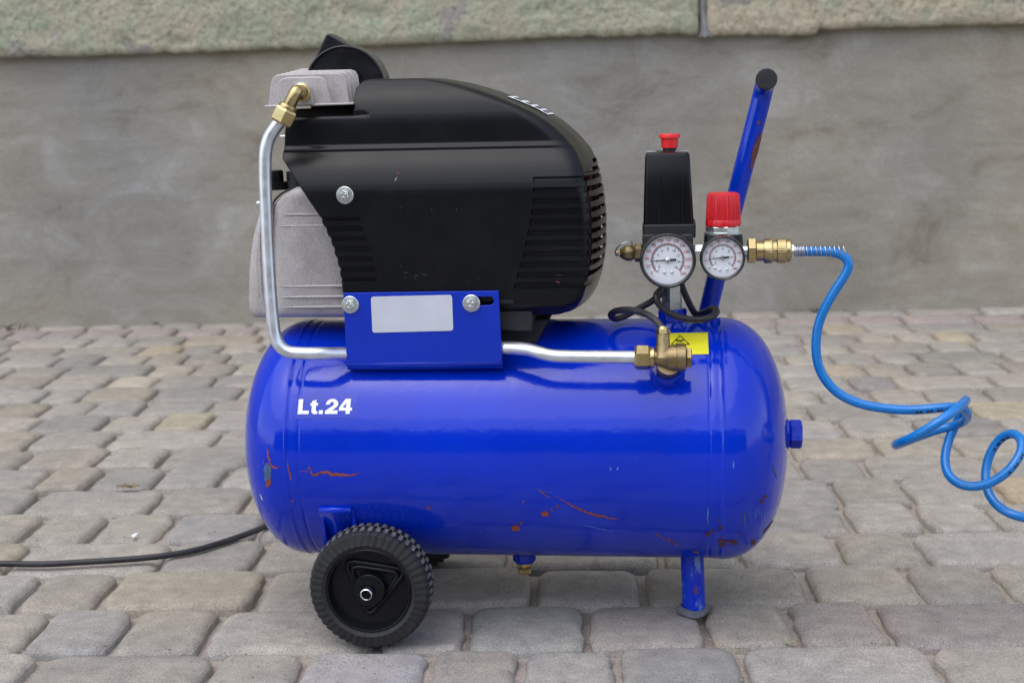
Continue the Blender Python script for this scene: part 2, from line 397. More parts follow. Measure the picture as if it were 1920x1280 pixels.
def capacity_glyphs():
    vs, fs = [], []
    def poly(pts, ox):
        o = len(vs); vs.extend([Vector((x + ox + 0.09 * y, y)) for x, y in pts]); fs.append(tuple(range(o, o + len(pts))))
    def strip(l, r, ox):
        for i in range(len(l) - 1): poly([l[i], l[i + 1], r[i + 1], r[i]], ox)
    poly([(0, 0), (21.5, 0), (21.5, 6.6), (9.2, 6.6), (9.2, 28), (0, 28)], 0)
    poly([(3.5, 15.8), (0.6, 15.8), (0.6, 20.6), (3.5, 20.6), (3.5, 24.5), (11.5, 26.5), (11.5, 20.6), (15, 20.6), (15, 15.8), (11.5, 15.8), (11.5, 7), (12.6, 5.3), (15, 5.3), (15, 0.3), (10.5, -0.3), (6.2, 0.6), (3.5, 4)], 22.6)
    poly([(0, 0), (7.6, 0), (7.6, 7), (0, 7)], 40.2)
    l, r = [], []
    for k in range(13):
        q = R_(188 - 205 * k / 12); l.append((12.3 + 11.6 * math.cos(q), 18.3 + 9.9 * math.sin(q))); r.append((12.0 + 3.6 * math.cos(q), 18.8 + 3.7 * math.sin(q)))
    l += [(20.5, 12.2), (16.5, 9.2), (13.2, 6.8)]; r += [(13.6, 15.2), (8.0, 11.2), (1.2, 6.8)]
    strip(l, r, 51.6); poly([(0, 0), (23.6, 0), (23.6, 6.8), (13.2, 6.8), (1.2, 6.8), (0, 4.5)], 51.6)
    poly([(13, 0), (21, 0), (21, 6), (21, 11.6), (21, 28), (13, 28), (13, 20.2), (13, 11.6), (13, 6)], 77.4)
    poly([(0, 6), (13, 6), (13, 11.6), (6.8, 11.6), (0, 11.6)], 77.4); poly([(0, 11.6), (6.8, 11.6), (13, 20.2), (13, 28), (11, 28)], 77.4); poly([(21, 6), (24.6, 6), (24.6, 11.6), (21, 11.6)], 77.4)
    GLYPH['Lt.24'] = (vs, fs)
capacity_glyphs()

# ------------------------------------------------------------------ ground, pavement
tag(obj('ground', MB().add([(-300, -300, -0.035), (300, -300, -0.035), (300, 300, -0.035), (-300, 300, -0.035)], [(0, 1, 2, 3)]), 'yard_ground', smooth=False), kind='structure')
GB = R_(1.9)
GX = Vector((math.cos(GB), -math.sin(GB), 0)); GY = Vector((math.sin(GB), math.cos(GB), 0))
pave = empty('pavement', (0, 0, 0), -GB); tag(pave, kind='structure')
PITCHV = 0.1243
V0 = ground_hit(300, 1220).dot(GY)
def U(px, py): return ground_hit(px, py).dot(GX)
# joints seen in the photograph, row by row from the front: (middle y on the left, on the right, joint x left part, joint x right part)
ROWS = [
 (1260, 1256, [49, 386, 560, 798, 975], [1159, 1397, 1767]),
 (1180, 1172, [70, 229, 392, 715, 877], [1098, 1322, 1487, 1659, 1990]),
 (1102, 1090, [56, 205, 491, 695, 1000], [1203, 1513, 1713, 1877]),
 (1038, 1027, [39, 312, 487, 677, 955], [1238, 1384, 1574, 1728, 2010]),
 (985, 970, [65, 190, 315, 487], [1589, 1728, 1866]),
 (937, 922, [62, 294, 463], [1569, 1702, 1880]),
 (894, 879, [81, 183, 300, 416], [1505, 1628, 1866]),
 (857, 845, [52, 193, 305, 478], [1482, 1649, 1803]),
 (822, 809, [65, 206, 406], [1584, 1728, 1900]),
 (792, 779, [68, 195, 294, 388], [1522, 1680, 1839]),
 (766, 750, [81, 167, 263, 388], [1543, 1644, 1749, 1871]),
 (741, 722, [81, 155, 284, 444], [1476, 1600, 1687, 1877]),
 (717, 697, [89, 198, 287, 395], [1548, 1625, 1711, 1804, 1901]),
 (696, 674, [19, 119, 276, 357, 433], [1560, 1646, 1730, 1898]),
 (676, 655, [108, 184, 271, 341, 422], [1508, 1595, 1755, 1839]),
 (660, 636, [108, 255, 330, 406], [1611, 1687, 1763, 1839]),
 (644, 618, [160, 244, 333], [1454, 1543, 1627, 1711, 1860]),
 (625, 598, [87, 152, 238, 325, 414, 474], [1450, 1590, 1690, 1830]),
]
YEL = (0.345, 0.305, 0.225); TAN = (0.315, 0.28, 0.225); DRK = (0.250, 0.232, 0.212); PNK = (0.34, 0.285, 0.265); PALE = (0.43, 0.40, 0.30); BLU = (0.280, 0.266, 0.247)
TINT = [(9, 345, 792, YEL), (12, 245, 717, PALE), (15, 300, 660, YEL), (2, 350, 1102, TAN), (7, 1570, 845, TAN), (9, 1890, 779, YEL),
        (12, 1590, 697, YEL), (11, 1645, 722, DRK), (5, 1910, 922, (0.38, 0.31, 0.21)), (13, 200, 696, DRK), (1, 1800, 1172, DRK), (1, 1000, 1172, BLU), (1, 1200, 1172, BLU),
        (1, 1570, 1172, DRK), (0, 1290, 1256, DRK), (0, 1050, 1256, BLU), (1, 150, 1180, BLU), (4, 400, 985, BLU), (8, 1800, 809, DRK), (15, 1800, 636, YEL), (16, 1585, 618, YEL),
        (13, 1800, 674, DRK), (3, 15, 1038, TAN), (5, 1500, 922, BLU), (16, 380, 644, TAN), (0, 700, 1256, (0.31, 0.30, 0.29))]
LEN = [0.0945, 0.1245, 0.1245, 0.1835]
def paver_mesh(hw, hd, seed, fine):
    us = ([-1, -.985, -.95, -.89, -.80, -.68, -.45, -.15, .15, .45, .68, .80, .89, .95, .985, 1] if fine else [-1, -.94, -.78, 0, .78, .94, 1])
    rows = []
    rnd = random.Random(seed); tx, ty = rnd.uniform(-.012, .012), rnd.uniform(-.012, .012); p = rnd.uniform(6.0, 10.0); rim = rnd.uniform(0.0070, 0.0120); drop = rnd.uniform(0.0050, 0.0075)
    for v in us:
        row = []
        for u in us:
            mm = max(abs(u), abs(v)); nrm = (abs(u) ** p + abs(v) ** p) ** (1 / p) if mm > 0 else 1
            k = 1 + (mm / nrm - 1) * (mm ** 3 if mm else 0)
            x, y = hw * u * k, hd * v * k
            if mm > 0.6:
                wob = 0.0042 * nz((x, y, 0), 42, seed * 1.37) * (mm - .6) / .4; x += wob * (1 if u > 0 else -1) * abs(u); y += wob * 0.8 * (1 if v > 0 else -1) * abs(v)
            ex = min((1 - abs(u)) * hw, 1); ey = min((1 - abs(v)) * hd, 1)
            z = 0.0
            for e in (ex, ey):
                if e < rim: z -= drop * (1 - e / rim) ** 2.3
            z = max(z, -drop * 1.25) + 0.0012 * nz((x, y, 0), 22, seed * .71) + tx * x + ty * y
            row.append((x, y, z))
        rows.append(row)
    mb = MB().grid(rows); nn = len(us)
    rim_i = list(range(nn)) + [i * nn + nn - 1 for i in range(1, nn)] + [(nn - 1) * nn + j for j in range(nn - 2, -1, -1)] + [i * nn for i in range(nn - 2, 0, -1)]
    o = len(mb.v); mb.v += [(mb.v[i][0] * 1.0, mb.v[i][1] * 1.0, -0.03) for i in rim_i]; L = len(rim_i)
    for i in range(L): mb.f.append((rim_i[i], o + i, o + (i + 1) % L, rim_i[(i + 1) % L]))
    return mb
def fill_gap(a, b_, rnd):
    """split a stretch of a row into paver lengths"""
    L = b_ - a
    if L < 0.205: return []
    best = None
    for _ in range(60):
        k = []; s_ = 0
        while s_ < L - 0.05: q = rnd.choice(LEN); k.append(q); s_ += q
        e = abs(s_ - L)
        if best is None or e < best[0]: best = (e, s_, k)
    sc_ = L / best[1]; o = []; x = a
    for q in best[2][:-1]: x += q * sc_; o.append(x)
    return o
far_mb = MB(); npv = 0
def far_paver(uc, vc, hw, hd, seed):
    q = paver_mesh(hw, hd, seed, False); far_mb.add([(x + uc, y + vc, z) for x, y, z in q.v], q.f)
rnd = random.Random(11)
rows_all = {}
for r_i, (yl, yr, jl, jr) in enumerate(ROWS):
    js = [U(x, yl) for x in jl] + [U(x, yr) for x in jr]
    full = []
    for a, b_ in zip(js, js[1:]): full.append(a); full += fill_gap(a, b_, rnd)
    full.append(js[-1])
    rows_all[r_i - 1] = full
for k in range(-18, 19):
    full = rows_all.get(k)
    if full is None: full = [rnd.uniform(-.1, .1), ]; full.append(full[0] + rnd.choice(LEN))
    while full[0] > -2.6: full.insert(0, full[0] - rnd.choice(LEN))
    while full[-1] < 2.6: full.append(full[-1] + rnd.choice(LEN))
    va = V0 + k * PITCHV; vc = va + PITCHV / 2
    for a, b_ in zip(full, full[1:]):
        uc = (a + b_) / 2; hw = (b_ - a) / 2 - rnd.uniform(0.0032, 0.0056); hd = PITCHV / 2 - rnd.uniform(0.0010, 0.0026); npv += 1
        wp = GX * uc + GY * vc
        # in view?
        vis = False
        for du in (-hw, 0, hw):
            for dv in (-hd, hd):
                q = wp + GX * du + GY * dv - EYE; d = q.dot(FWD)
                if d > 0.3 and abs(q.dot(CR) / d * FPX) < 968 and abs(q.dot(CU) / d * FPX) < 648: vis = True
        if k > 17 and k != 17: vis = False
        if not vis:
            far_paver(uc, vc, hw, hd, npv); continue
        o = obj('paver', paver_mesh(hw, hd, npv, k < 9), 'paver_stone', pave, ang=60, recalc=False)
        o.location = (uc, vc, rnd.uniform(-0.0022, 0.0022))
        o.rotation_euler = (0, 0, rnd.uniform(-.008, .008))
        g_ = rnd.uniform(0.83, 1.10); wm = rnd.uniform(-0.006, 0.012)
        c = (0.338 * g_ + wm, 0.311 * g_ + wm * .3, 0.275 * g_ - wm)
        if k == 16: c = tuple(0.25 * a_ + 0.75 * b2 for a_, b2 in zip(c, PNK))
        for (tr_, px, py, col) in TINT:
            if tr_ - 1 == k and a < U(px, py) < b_: c = tuple(q * rnd.uniform(1.03, 1.10) for q in col)
        o.color = (c[0], c[1], c[2], 1)
tag(obj('outlying_pavers', far_mb, 'paver_stone_far', pave, ang=60, recalc=False), kind='stuff')
# bedding sand, undulating in the joints
rows = []
for i in range(241):
    v = -1.0 + i * 4.75 / 240
    rows.append([(u_, v, -0.0118 + 0.0034 * nz((u_, v, 0), 11, 3.3) + 0.0012 * nz((u_, v, 0), 45, 9.1)) for u_ in (-2.6 + 5.2 * j / 260 for j in range(261))])
tag(obj('joint_sand', MB().grid(rows), 'joint_sand', pave, ang=80, recalc=False), kind='stuff')

# ------------------------------------------------------------------ house wall behind
wa = ground_hit(100, 613); wb = ground_hit(1900, 577)
WD = (wb - wa); WD.z = 0; WD.normalize(); WN = Vector((WD.y, -WD.x, 0))     # towards the camera
wall = empty('house_wall', ((wa + wb) / 2), math.atan2(WD.y, WD.x))
tag(wall, 'grey cement rendered house wall with rough green plaster above', 'wall')
WC = (wa + wb) / 2
def WP(px, py, out_=0.0):
    """wall frame (along, z) of a pixel, on the plane out_ in front of the wall"""
    d = ray(px, py); t = ((WC - EYE).dot(WN) + out_) / d.dot(WN); q = EYE + d * t - WC
    return q.dot(WD), q.z
# in the wall frame X runs along it and -Y points at the camera
def panel(x0, x1, zlo, zhi, nx, nzr, ybase, amp):
    rows = []
    for j in range(nzr + 1):
        row = []
        for i in range(nx + 1):
            x = x0 + (x1 - x0) * i / nx; z = zlo(x) + (zhi(x) - zlo(x)) * j / nzr
            row.append((x, ybase - amp(x, z, j), z))
        rows.append(row)
    return rows
def ledge(x):
    base = lerp_tab([(a[0], a[1]) for a in LEDGE], x)
    return base + 0.004 * nz((x, 0, 0), 9, 2.2) + 0.0042 * nz((x, 0, 0), 34, 5.2) + 0.0026 * nz((x, 0, 0), 90, 1.2) + 0.012 * max(0, nz((x, 0, 0), 14, 8.2) - .3)
LEDGE = [WP(px, py, 0.034) for px, py in ((-1500, 160), (0, 108), (300, 100), (640, 88), (1000, 72), (1240, 64), (1300, 66), (1330, 66), (1500, 66), (1532, 64), (1536, 55), (1700, 50), (1920, 46), (3500, 15))]
# lower render band
rend = panel(-9, 9, lambda x: -0.03, lambda x: ledge(x) + 0.03, 600, 40, 0.0, lambda x, z, j: 0.004 * nz((x, z, 0), 3.1) + 0.0012 * nz((x, z, 0), 14, 4))
obj('cement_render', MB().grid(rend), 'cement_render', wall, ang=80)
# plaster slabs: two in view meet at an upright mortar joint
JX = WP(1318, 20, 0.022)[0]
def slab(name, x0, x1, zt, nx, nzr, mat, amp):
    def a_(x, z, j):
        e = min(1, (z - ledge(x)) / 0.02); ex = min(1, min(abs(x - x0), abs(x - x1)) / 0.025)
        return 0.034 - 0.008 * (1 - e) ** 2 - 0.008 * (1 - ex) ** 2 + amp * (0.6 * nz((x, z, 0), 85, 1.1) + 0.55 * nz((x, z, 0), 36, 6.1) + 0.8 * nz((x, z, 0), 13, 2.1) + 0.8 * nz((x, z, 0), 5, 7.1) - 0.9 * max(0, nz((x, z, 0), 16, 12.1) - .25) * 4) * min(1, max(e, .5))
    f = panel(x0, x1, ledge, lambda x: zt, nx, nzr, 0.0, a_)
    mb = MB().grid(f)
    under = [[(q[0], 0.03, q[2] + 0.002) for q in f[0]], f[0]]; mb.grid(under)
    mb.grid([[f[j][0] for j in range(nzr + 1)], [(x0, 0.03, f[j][0][2]) for j in range(nzr + 1)]]); mb.grid([[f[j][-1] for j in range(nzr + 1)], [(x1, 0.03, f[j][-1][2]) for j in range(nzr + 1)]])
    return obj(name, mb, mat, wall, ang=70)
g1 = slab('plaster_slab', JX - 2.30, JX - 0.012, 1.05, 560, 70, 'green_plaster', 0.0042); tag(g1, 'pale green roughcast slab, left of the mortar joint')
g2 = slab('plaster_slab', JX + 0.010, JX + 1.60, 1.05, 400, 70, 'beige_plaster', 0.0048); tag(g2, 'beige weathered slab, right of the mortar joint')
mj = [(-0.016, 0.40), (0.014, 0.40)]
rows = []
for i in range(40):
    z = ledge(JX) - 0.003 + i * 0.011; wd = 0.013 + 0.003 * nz((2, z, 0), 30) + 0.016 * max(0, 1 - (z - ledge(JX) + 0.003) / 0.035) ** 2
    rows.append([(JX + t * (wd if t > 0 else .012 + (wd - .013) * .45) * (1 + .3 * nz((t, z, 0), 22, 4)) + 0.007 * max(0, 1 - i / 6) + 0.003 * nz((0, z, 0), 30), -0.012 - (0.022 - .008 * min(1, i / 4)) * (1 - abs(t) ** 2) - 0.004 * nz((t * 2, z, 0), 55), z + .006 * nz((t, 0, 0), 3) * max(0, 1 - i / 5)) for t in (-1, -.8, -.6, -.4, -.2, 0, .2, .4, .6, .8, 1)])
obj('mortar_joint', MB().grid(rows), 'mortar', wall, ang=80)
ub = MB(); ub.box((-6.5, 0.13, 3.3), (13 - 0.4, 0.25, 5.4)); ub.box((6.5 - .2, 0.13, 3.3), (13 - 0.4, 0.25, 5.4))
obj('upper_wall', MB().box((0, 0.14, 3.5), (18, 0.26, 4.9)), 'green_plaster', wall, smooth=False)
obj('wall_core', MB().box((0, 0.22, 0.5), (18, 0.3, 1.1)), 'house_render', wall, smooth=False)
obj('side_plaster', MB().box((JX - 2.33 - 3.2, 0.05, 0.86), (6.4, 0.14, 0.38)), 'green_plaster', wall, smooth=False)
obj('side_plaster', MB().box((JX + 1.63 + 3.2, 0.05, 0.86), (6.4, 0.14, 0.38)), 'beige_plaster', wall, smooth=False)

# house across the yard, behind the camera: only its reflection shows in the tank
opp = empty('house', (0, -9.0, 0)); tag(opp, 'plain house across the yard, seen only as a reflection', 'house')
obj('wall', MB().box((0, -2.5, 1.5), (22, 5, 3.1)), 'house_render', opp, smooth=False)
obj('roof', MB().add([(-11.4, .4, 2.9), (11.4, .4, 2.9), (11.4, -2.5, 4.9), (-11.4, -2.5, 4.9), (-11.4, -5.4, 2.9), (11.4, -5.4, 2.9)], [(0, 1, 2, 3), (3, 2, 5, 4), (0, 3, 4), (1, 5, 2)]), 'roof_brown', opp, smooth=False)
for x in (-8, -4.5, -1, 2.5, 6, 9):
    wn = obj('window', MB().box((x, 0.02, 1.6), (1.3, .05, 1.3)), 'frame_white', opp, smooth=False)
    for sx in (-.31, .31): obj('pane', MB().box((x + sx, 0.047, 1.6), (.54, .02, 1.14)), 'window_dark', wn, smooth=False)

# ------------------------------------------------------------------ compressor
comp = empty('air_compressor', BASE, -YAW)
tag(comp, 'blue portable air compressor with black motor cover, two gauges and wheels', 'air compressor')

# tank profile: radius as a function of x
XL = P(481, 812, 0).x; XR_ = P(1475, 812, 0).x
SL = P(532, 800, -TR).x; SR = P(1357, 800, -TR).x        # weld seams
def tank_r(x):
    if x < SL: L = SL - XL; t = (SL - x) / L; r = (TR + 0.0008) * max(0, 1 - t ** 2.25) ** (1 / 2.25)
    elif x > SR: L = XR_ - SR; t = (x - SR) / L; r = (TR + 0.0008) * max(0, 1 - t ** 2.25) ** (1 / 2.25)
    else: r = TR
    for s0, dr in ((SL, 1), (SR, -1)):
        r += 0.0008 * math.exp(-((x - s0 - dr * 0.0005) / 0.0016) ** 2) - 0.0007 * math.exp(-((x - s0 - dr * 0.013) / 0.0012) ** 2) + 0.0004 * math.exp(-((x - s0 - dr * 0.008) / 0.004) ** 2)
    return r
xs = []
for i in range(30): xs.append(XL + (SL - 0.006 - XL) * (1 - math.cos(math.pi / 2 * i / 30)))
xs += [SL - 0.006 + 0.0008 * i for i in range(30)]
a0, a1 = xs[-1] + 0.004, SR - 0.019
xs += [a0 + (a1 - a0) * i / 24 for i in range(25)]
xs += [a1 + 0.0008 * (i + 1) for i in range(30)]
a2 = xs[-1]; xs += [XR_ - (XR_ - a2) * (1 - math.cos(math.pi / 2 * (30 - i) / 30)) for i in range(1, 31)]
tank = obj('tank', MB().lathe([(max(tank_r(x), 0.0004), x) for x in xs], (0, 0, TZ), (1, 0, 0), 128), 'blue_tank_paint', comp, ang=60)
def tank_hit(px, py, off=0.0004):
    d0 = ray(px, py); d = Vector((d0.dot(EX), d0.dot(EY), d0.z)); e = EYE - BASE; o = Vector((e.dot(EX), e.dot(EY), e.z))
    f = lambda t: (lambda q: math.hypot(q.y, q.z - TZ) - (tank_r(q.x) if XL < q.x < XR_ else 0))(o + d * t)
    t = 1.15
    while t < 1.75 and f(t) > 0: t += 0.002
    a, b_ = t - 0.002, t
    for _ in range(18):
        mm = (a + b_) / 2
        if f(mm) > 0: a = mm
        else: b_ = mm
    q = o + d * a
    dr = (tank_r(min(XR_ - 1e-4, q.x + .001)) - tank_r(max(XL + 1e-4, q.x - .001))) / .002
    nrm = Vector((0, q.y, q.z - TZ)); nrm = nrm.normalized() if nrm.length > 1e-6 else Vector((0, -1, 0)); nrm = Vector((-dr, nrm.y, nrm.z)).normalized()
    return q + nrm * off, nrm

# stickers on the tank
def tank_patch(corners, off, nu=10, nv=10):
    tl, tr2, br, bl = [Vector(q) for q in corners]; rows = []
    for j in range(nv + 1):
        t = j / nv; a = tl.lerp(bl, t); b_ = tr2.lerp(br, t)
        rows.append([tank_hit(*(a.lerp(b_, i / nu)), off)[0] for i in range(nu + 1)])
    return MB().grid(rows)
obj('size_decal', tank_patch([(551, 739), (671, 738), (669, 783), (549, 785)], 0.0003), 'sticker_blue', tank, ang=80)
def tank_text(txt, org, ux, vy, size, off):
    vs, fs = GLYPH[txt]
    me = bpy.data.meshes.new('t'); me.from_pydata([(v[0], v[1], 0) for v in vs], [], fs)
    bm = bmesh.new(); bm.from_mesh(me); bmesh.ops.remove_doubles(bm, verts=bm.verts, dist=1e-5); bmesh.ops.triangulate(bm, faces=bm.faces)
    bmesh.ops.subdivide_edges(bm, edges=bm.edges, cuts=3, use_grid_fill=True)
    for v in bm.verts:
        px = org[0] + ux[0] * v.co.x * size + vy[0] * v.co.y * size; py = org[1] + ux[1] * v.co.x * size + vy[1] * v.co.y * size
        v.co = tank_hit(px, py, off)[0]
    bmesh.ops.recalc_face_normals(bm, faces=bm.faces); bm.to_mesh(me); bm.free(); return me
obj('size_lettering', tank_text('Lt.24', (557.5, 776.3), (1.0, -0.006), (0.0, -1.0), 1.0, 0.0007), 'print_white', tank, smooth=False)
yst = obj('warning_sticker', tank_patch([(1255, 625), (1327, 623.5), (1329, 664), (1258, 666)], 0.0004), 'sticker_yellow', tank, ang=80)
def tank_poly(pts, off=0.0008):
    return MB().add([tank_hit(x, y, off)[0] for x, y in pts], [tuple(range(len(pts)))])
def stroke2(mb, pts, wd, closed=False):
    k = len(pts)
    for i in range(k if closed else k - 1):
        a, b_ = Vector(pts[i]), Vector(pts[(i + 1) % k]); t = (b_ - a).normalized(); nn = Vector((-t.y, t.x)) * wd / 2; a -= t * wd * .3; b_ += t * wd * .3
        for q in range(4):
            c, d = a.lerp(b_, q / 4), a.lerp(b_, (q + 1) / 4); o = 0.0007 + 0.00004 * i
            mb.add([tank_hit(*(c - nn), o)[0], tank_hit(*(d - nn), o)[0], tank_hit(*(d + nn), o)[0], tank_hit(*(c + nn), o)[0]], [(0, 1, 2, 3)])
    return mb
wm_ = MB(); stroke2(wm_, [(1275, 630), (1258.5, 646.5), (1292.5, 646.5)], 1.5, True); stroke2(wm_, [(1267, 639.2), (1271, 638.2), (1276, 639.6), (1282, 638.6)], 2.1); stroke2(wm_, [(1269, 641.6), (1274, 641.4), (1279, 642.0)], 1.2)
stroke2(wm_, [(1266, 644.6), (1284, 644.4)], 1.0); stroke2(wm_, [(1293.5, 657), (1293.5, 660.5)], 1.2); stroke2(wm_, [(1292, 661), (1295.5, 661)], 0.9)
obj('warning_print', wm_, 'print_black', tank, smooth=False)

# chips and scratches where the paint is gone
def scratch(pts, wd, mat, name='scratch', jag=0.5, dens=3.0, seed=0):
    rr = random.Random(seed); pp = []
    for (a, b_) in zip(pts, pts[1:]):
        a, b_ = Vector(a), Vector(b_); k = max(2, int((b_ - a).length / dens))
        pp += [a.lerp(b_, i / k) for i in range(k)]
    pp.append(Vector(pts[-1])); rows = []; nn = len(pp)
    for i, q in enumerate(pp):
        t = (pp[min(nn - 1, i + 1)] - pp[max(0, i - 1)]).normalized(); no = Vector((-t.y, t.x)); taper = min(1, 3.0 * min(i + .25, nn - 1 - i + .25) / nn + .15)
        w_ = (lerp_tab(wd, i / (nn - 1)) if hasattr(wd, '__len__') else wd) * taper
        ca = q + no * w_ * rr.uniform(-jag, jag) * .6; h1 = w_ * rr.uniform(1 - jag, 1 + jag) / 2; h2 = w_ * rr.uniform(1 - jag, 1 + jag) / 2
        rows.append([tank_hit(*(ca - no * h1), 0.00035)[0], tank_hit(*ca, 0.0005)[0], tank_hit(*(ca + no * h2), 0.00035)[0]])
    return obj(name, MB().grid(rows), mat, tank, smooth=True, ang=80)
def blotch(cx, cy, rx, ry, mat, seed, k=18, jag=.35, name='paint_chip'):
    rr = random.Random(seed); c = tank_hit(cx, cy, 0.0005)[0]; pts = []
    for i in range(k):
        q = 2 * math.pi * i / k; j = 1 + rr.uniform(-jag, jag); pts.append(tank_hit(cx + rx * j * math.cos(q), cy + ry * j * math.sin(q), 0.0004)[0])
    return obj(name, MB().add([c] + pts, [(0, i + 1, (i + 1) % k + 1) for i in range(k)]), mat, tank, smooth=False)
scratch([(560, 886), (566, 882), (575, 884), (580, 874), (586, 891), (600, 887), (612, 884), (622, 890), (640, 888), (655, 891), (668, 888), (677, 885)], [(0, 2), (.3, 2.6), (.5, 5), (1, 5.5)], 'rust_primer', seed=1)
blotch(502, 887, 7, 20, 'dull_scuff', 3, jag=.18); blotch(504, 905, 5, 8, 'rust_primer', 4)
scratch([(502, 838), (503, 855), (506, 866), (513, 876), (521, 877), (524, 872)], 3.6, 'rust_primer', seed=5)
scratch([(538, 862), (541, 875), (543, 888), (547, 900)], [(0, 1.6), (.5, 2.2), (1, 4.5)], 'rust_primer', seed=6, jag=.8)
scratch([(494, 872), (496, 858)], 1.6, 'rust_primer', seed=7); blotch(549, 938, 2, 2.5, 'rust_primer', 8)
blotch(803, 950, 3.5, 2.5, 'rust_primer', 9); blotch(806, 953, 2, 1.4, 'rust_primer', 10)
scratch([(1041, 929), (1060, 940), (1085, 953), (1105, 962), (1125, 966), (1143, 970), (1162, 974)], [(0, 1.5), (.3, 3.2), (.7, 4.4), (1, 4.2)], 'rust_primer', seed=11)
scratch([(1009, 919), (1018, 924), (1030, 933)], 1.8, 'rust_primer', seed=12); scratch([(1002, 913), (1012, 918), (1034, 924)], 1.0, 'dull_scuff', seed=13)
blotch(1022, 962, 7, 5, 'rust_primer', 14); blotch(1046, 948, 2, 3.6, 'rust_primer', 15); blotch(1035, 955, 1.8, 2.6, 'rust_primer', 16)
blotch(965, 989, 8, 5.5, 'rust_primer', 17); blotch(977, 980, 3, 3, 'rust_primer', 18); blotch(981, 939, 2, 1.8, 'rust_primer', 19)
scratch([(1226, 997), (1240, 1006), (1257, 1017)], 1.8, 'rust_primer', seed=20); scratch([(1252, 1008), (1263, 1015), (1274, 1022)], 2.6, 'rust_primer', seed=21)
scratch([(1298, 1031), (1312, 1037)], 3, 'rust_primer', seed=22)
for i, (x, y, a_, b2) in enumerate([(1327, 1000, 5, 4), (1337, 995, 3, 3), (1350, 988, 4, 5), (1354, 1017, 8, 7), (1374, 1016, 8, 6), (1385, 999, 2, 2), (1412, 1016, 4, 5), (1428, 940, 4, 5), (1436, 930, 5, 2.5), (1390, 935, 1.6, 2), (1354, 1006, 2, 2), (1348, 974, 1.8, 2)]):
    blotch(x, y, a_, b2, 'rust_dark', 40 + i, jag=.5)
scratch([(1449, 975), (1440, 988), (1430, 1000)], 3, 'rust_dark', seed=23)
scratch([(1395, 955), (1396, 975), (1398, 992)], 2.5, 'dull_scuff', seed=24); scratch([(1327, 950), (1327, 968), (1328, 985)], 1.8, 'pale_scuff', seed=25)
scratch([(1375, 862), (1376, 878)], 2.0, 'pale_scuff', seed=26); scratch([(1144, 874), (1145, 882), (1147, 878)], 2.2, 'pale_scuff', seed=27); blotch(1158, 878, 1.6, 2.6, 'pale_scuff', 28)
for i in range(10): scratch([(1405 + 3.2 * i, 955 + 6 * math.sin(i)), (1404 + 3.2 * i, 968 + 9 * math.sin(i * 2.1))], 1.0, 'pale_scuff', seed=60 + i)
scratch([(1092, 983), (1115, 988), (1150, 995)], .9, 'pale_scuff', seed=80); scratch([(488, 925), (491, 933), (494, 938)], 1.2, 'print_white', seed=81)
scratch([(1450, 872), (1452, 885), (1456, 895)], 3, 'dull_scuff', seed=82)
# ports welded to the tank
bv, bn_ = tank_hit(1251, 700); pbung = bv - bn_ * 0.004
bung = obj('valve_port', MB().lathe([(0.0185, -0.002), (0.0182, 0.002), (0.0166, 0.006), (0.0160, 0.014), (0.0150, 0.0155), (0.011, 0.0155)], pbung, bn_, 36), 'blue_tank_paint', tank)
ep = Vector((XR_ - 0.003, 0, TZ + 0.004))
pl = MB().lathe([(0.0165, -0.004), (0.016, 0.0045), (0.013, 0.006)], ep, (1, 0, 0), 32); hexa(pl, ep, (1, 0, 0), 0.0150, 0.0055, 0.0185, up=(0, 0.3, 1))
obj('end_plug', pl, 'blue_tank_paint', tank, ang=30)
sw_b = P(1261, 604, -0.016)
pb = MB().lathe([(0.017, 0), (0.0155, 0.003), (0.0150, 0.005)], (sw_b.x, -0.016, TZ + TR - 0.004), (0, 0, 1), 32)
hexa(pb, (sw_b.x, -0.016, TZ + TR - 0.002), (0, 0, 1), 0.0150, 0.002, 0.016, up=(1, .25, 0))
obj('switch_port', pb, 'blue_worn_paint', tank, ang=30)
# drain cock underneath
dx = P(983, 1045, -0.012).x; zb = TZ - TR
obj('drain_port', MB().lathe([(0.0125, 0.008), (0.0125, -0.007), (0.0105, -0.0095)], (dx, -0.012, zb), (0, 0, 1), 32), 'blue_tank_paint', tank)
dc = MB().lathe([(0.0088, -0.009), (0.0088, -0.0125), (0.0040, -0.0125), (0.0040, -0.0155)], (dx, -0.012, zb), (0, 0, 1), 28)
dc.lathe([(0.0066, -0.0155), (0.0076, -0.0165), (0.0076, -0.0215), (0.0066, -0.0225)], (dx, -0.012, zb), (0, 0, 1), 48, mod=lambda i, k, r, h: (r * (1.0 if k % 2 else .93), h))
obj('drain_cock', dc, 'brass', comp)
# foot
fx, fz = XZ(1301, 1140, -0.018)
ft = obj('foot', MB().tube([(fx - 0.002, -0.018, zb + 0.012), (fx, -0.018, 0.004)], 0.0123, 36), 'blue_worn_paint', comp)
rows = []
for rr_, zz in ((0.0, 0.0), (0.0155, 0.0), (0.0172, 0.002), (0.0165, 0.0055), (0.0125, 0.008)):
    rows.append([(fx - 0.001 + rr_ * (1 + .10 * math.sin(2 * q + .6) + .04 * math.sin(5 * q)) * math.cos(q), -0.018 + rr_ * (1 + .06 * math.sin(3 * q)) * math.sin(q), zz + 0.0015 * math.sin(q * 2 + 1) * (zz > 0)) for q in (2 * math.pi * k / 32 for k in range(32))])
obj('rubber_pad', MB().grid(rows, closed=True), 'grey_rubber', ft, ang=50)
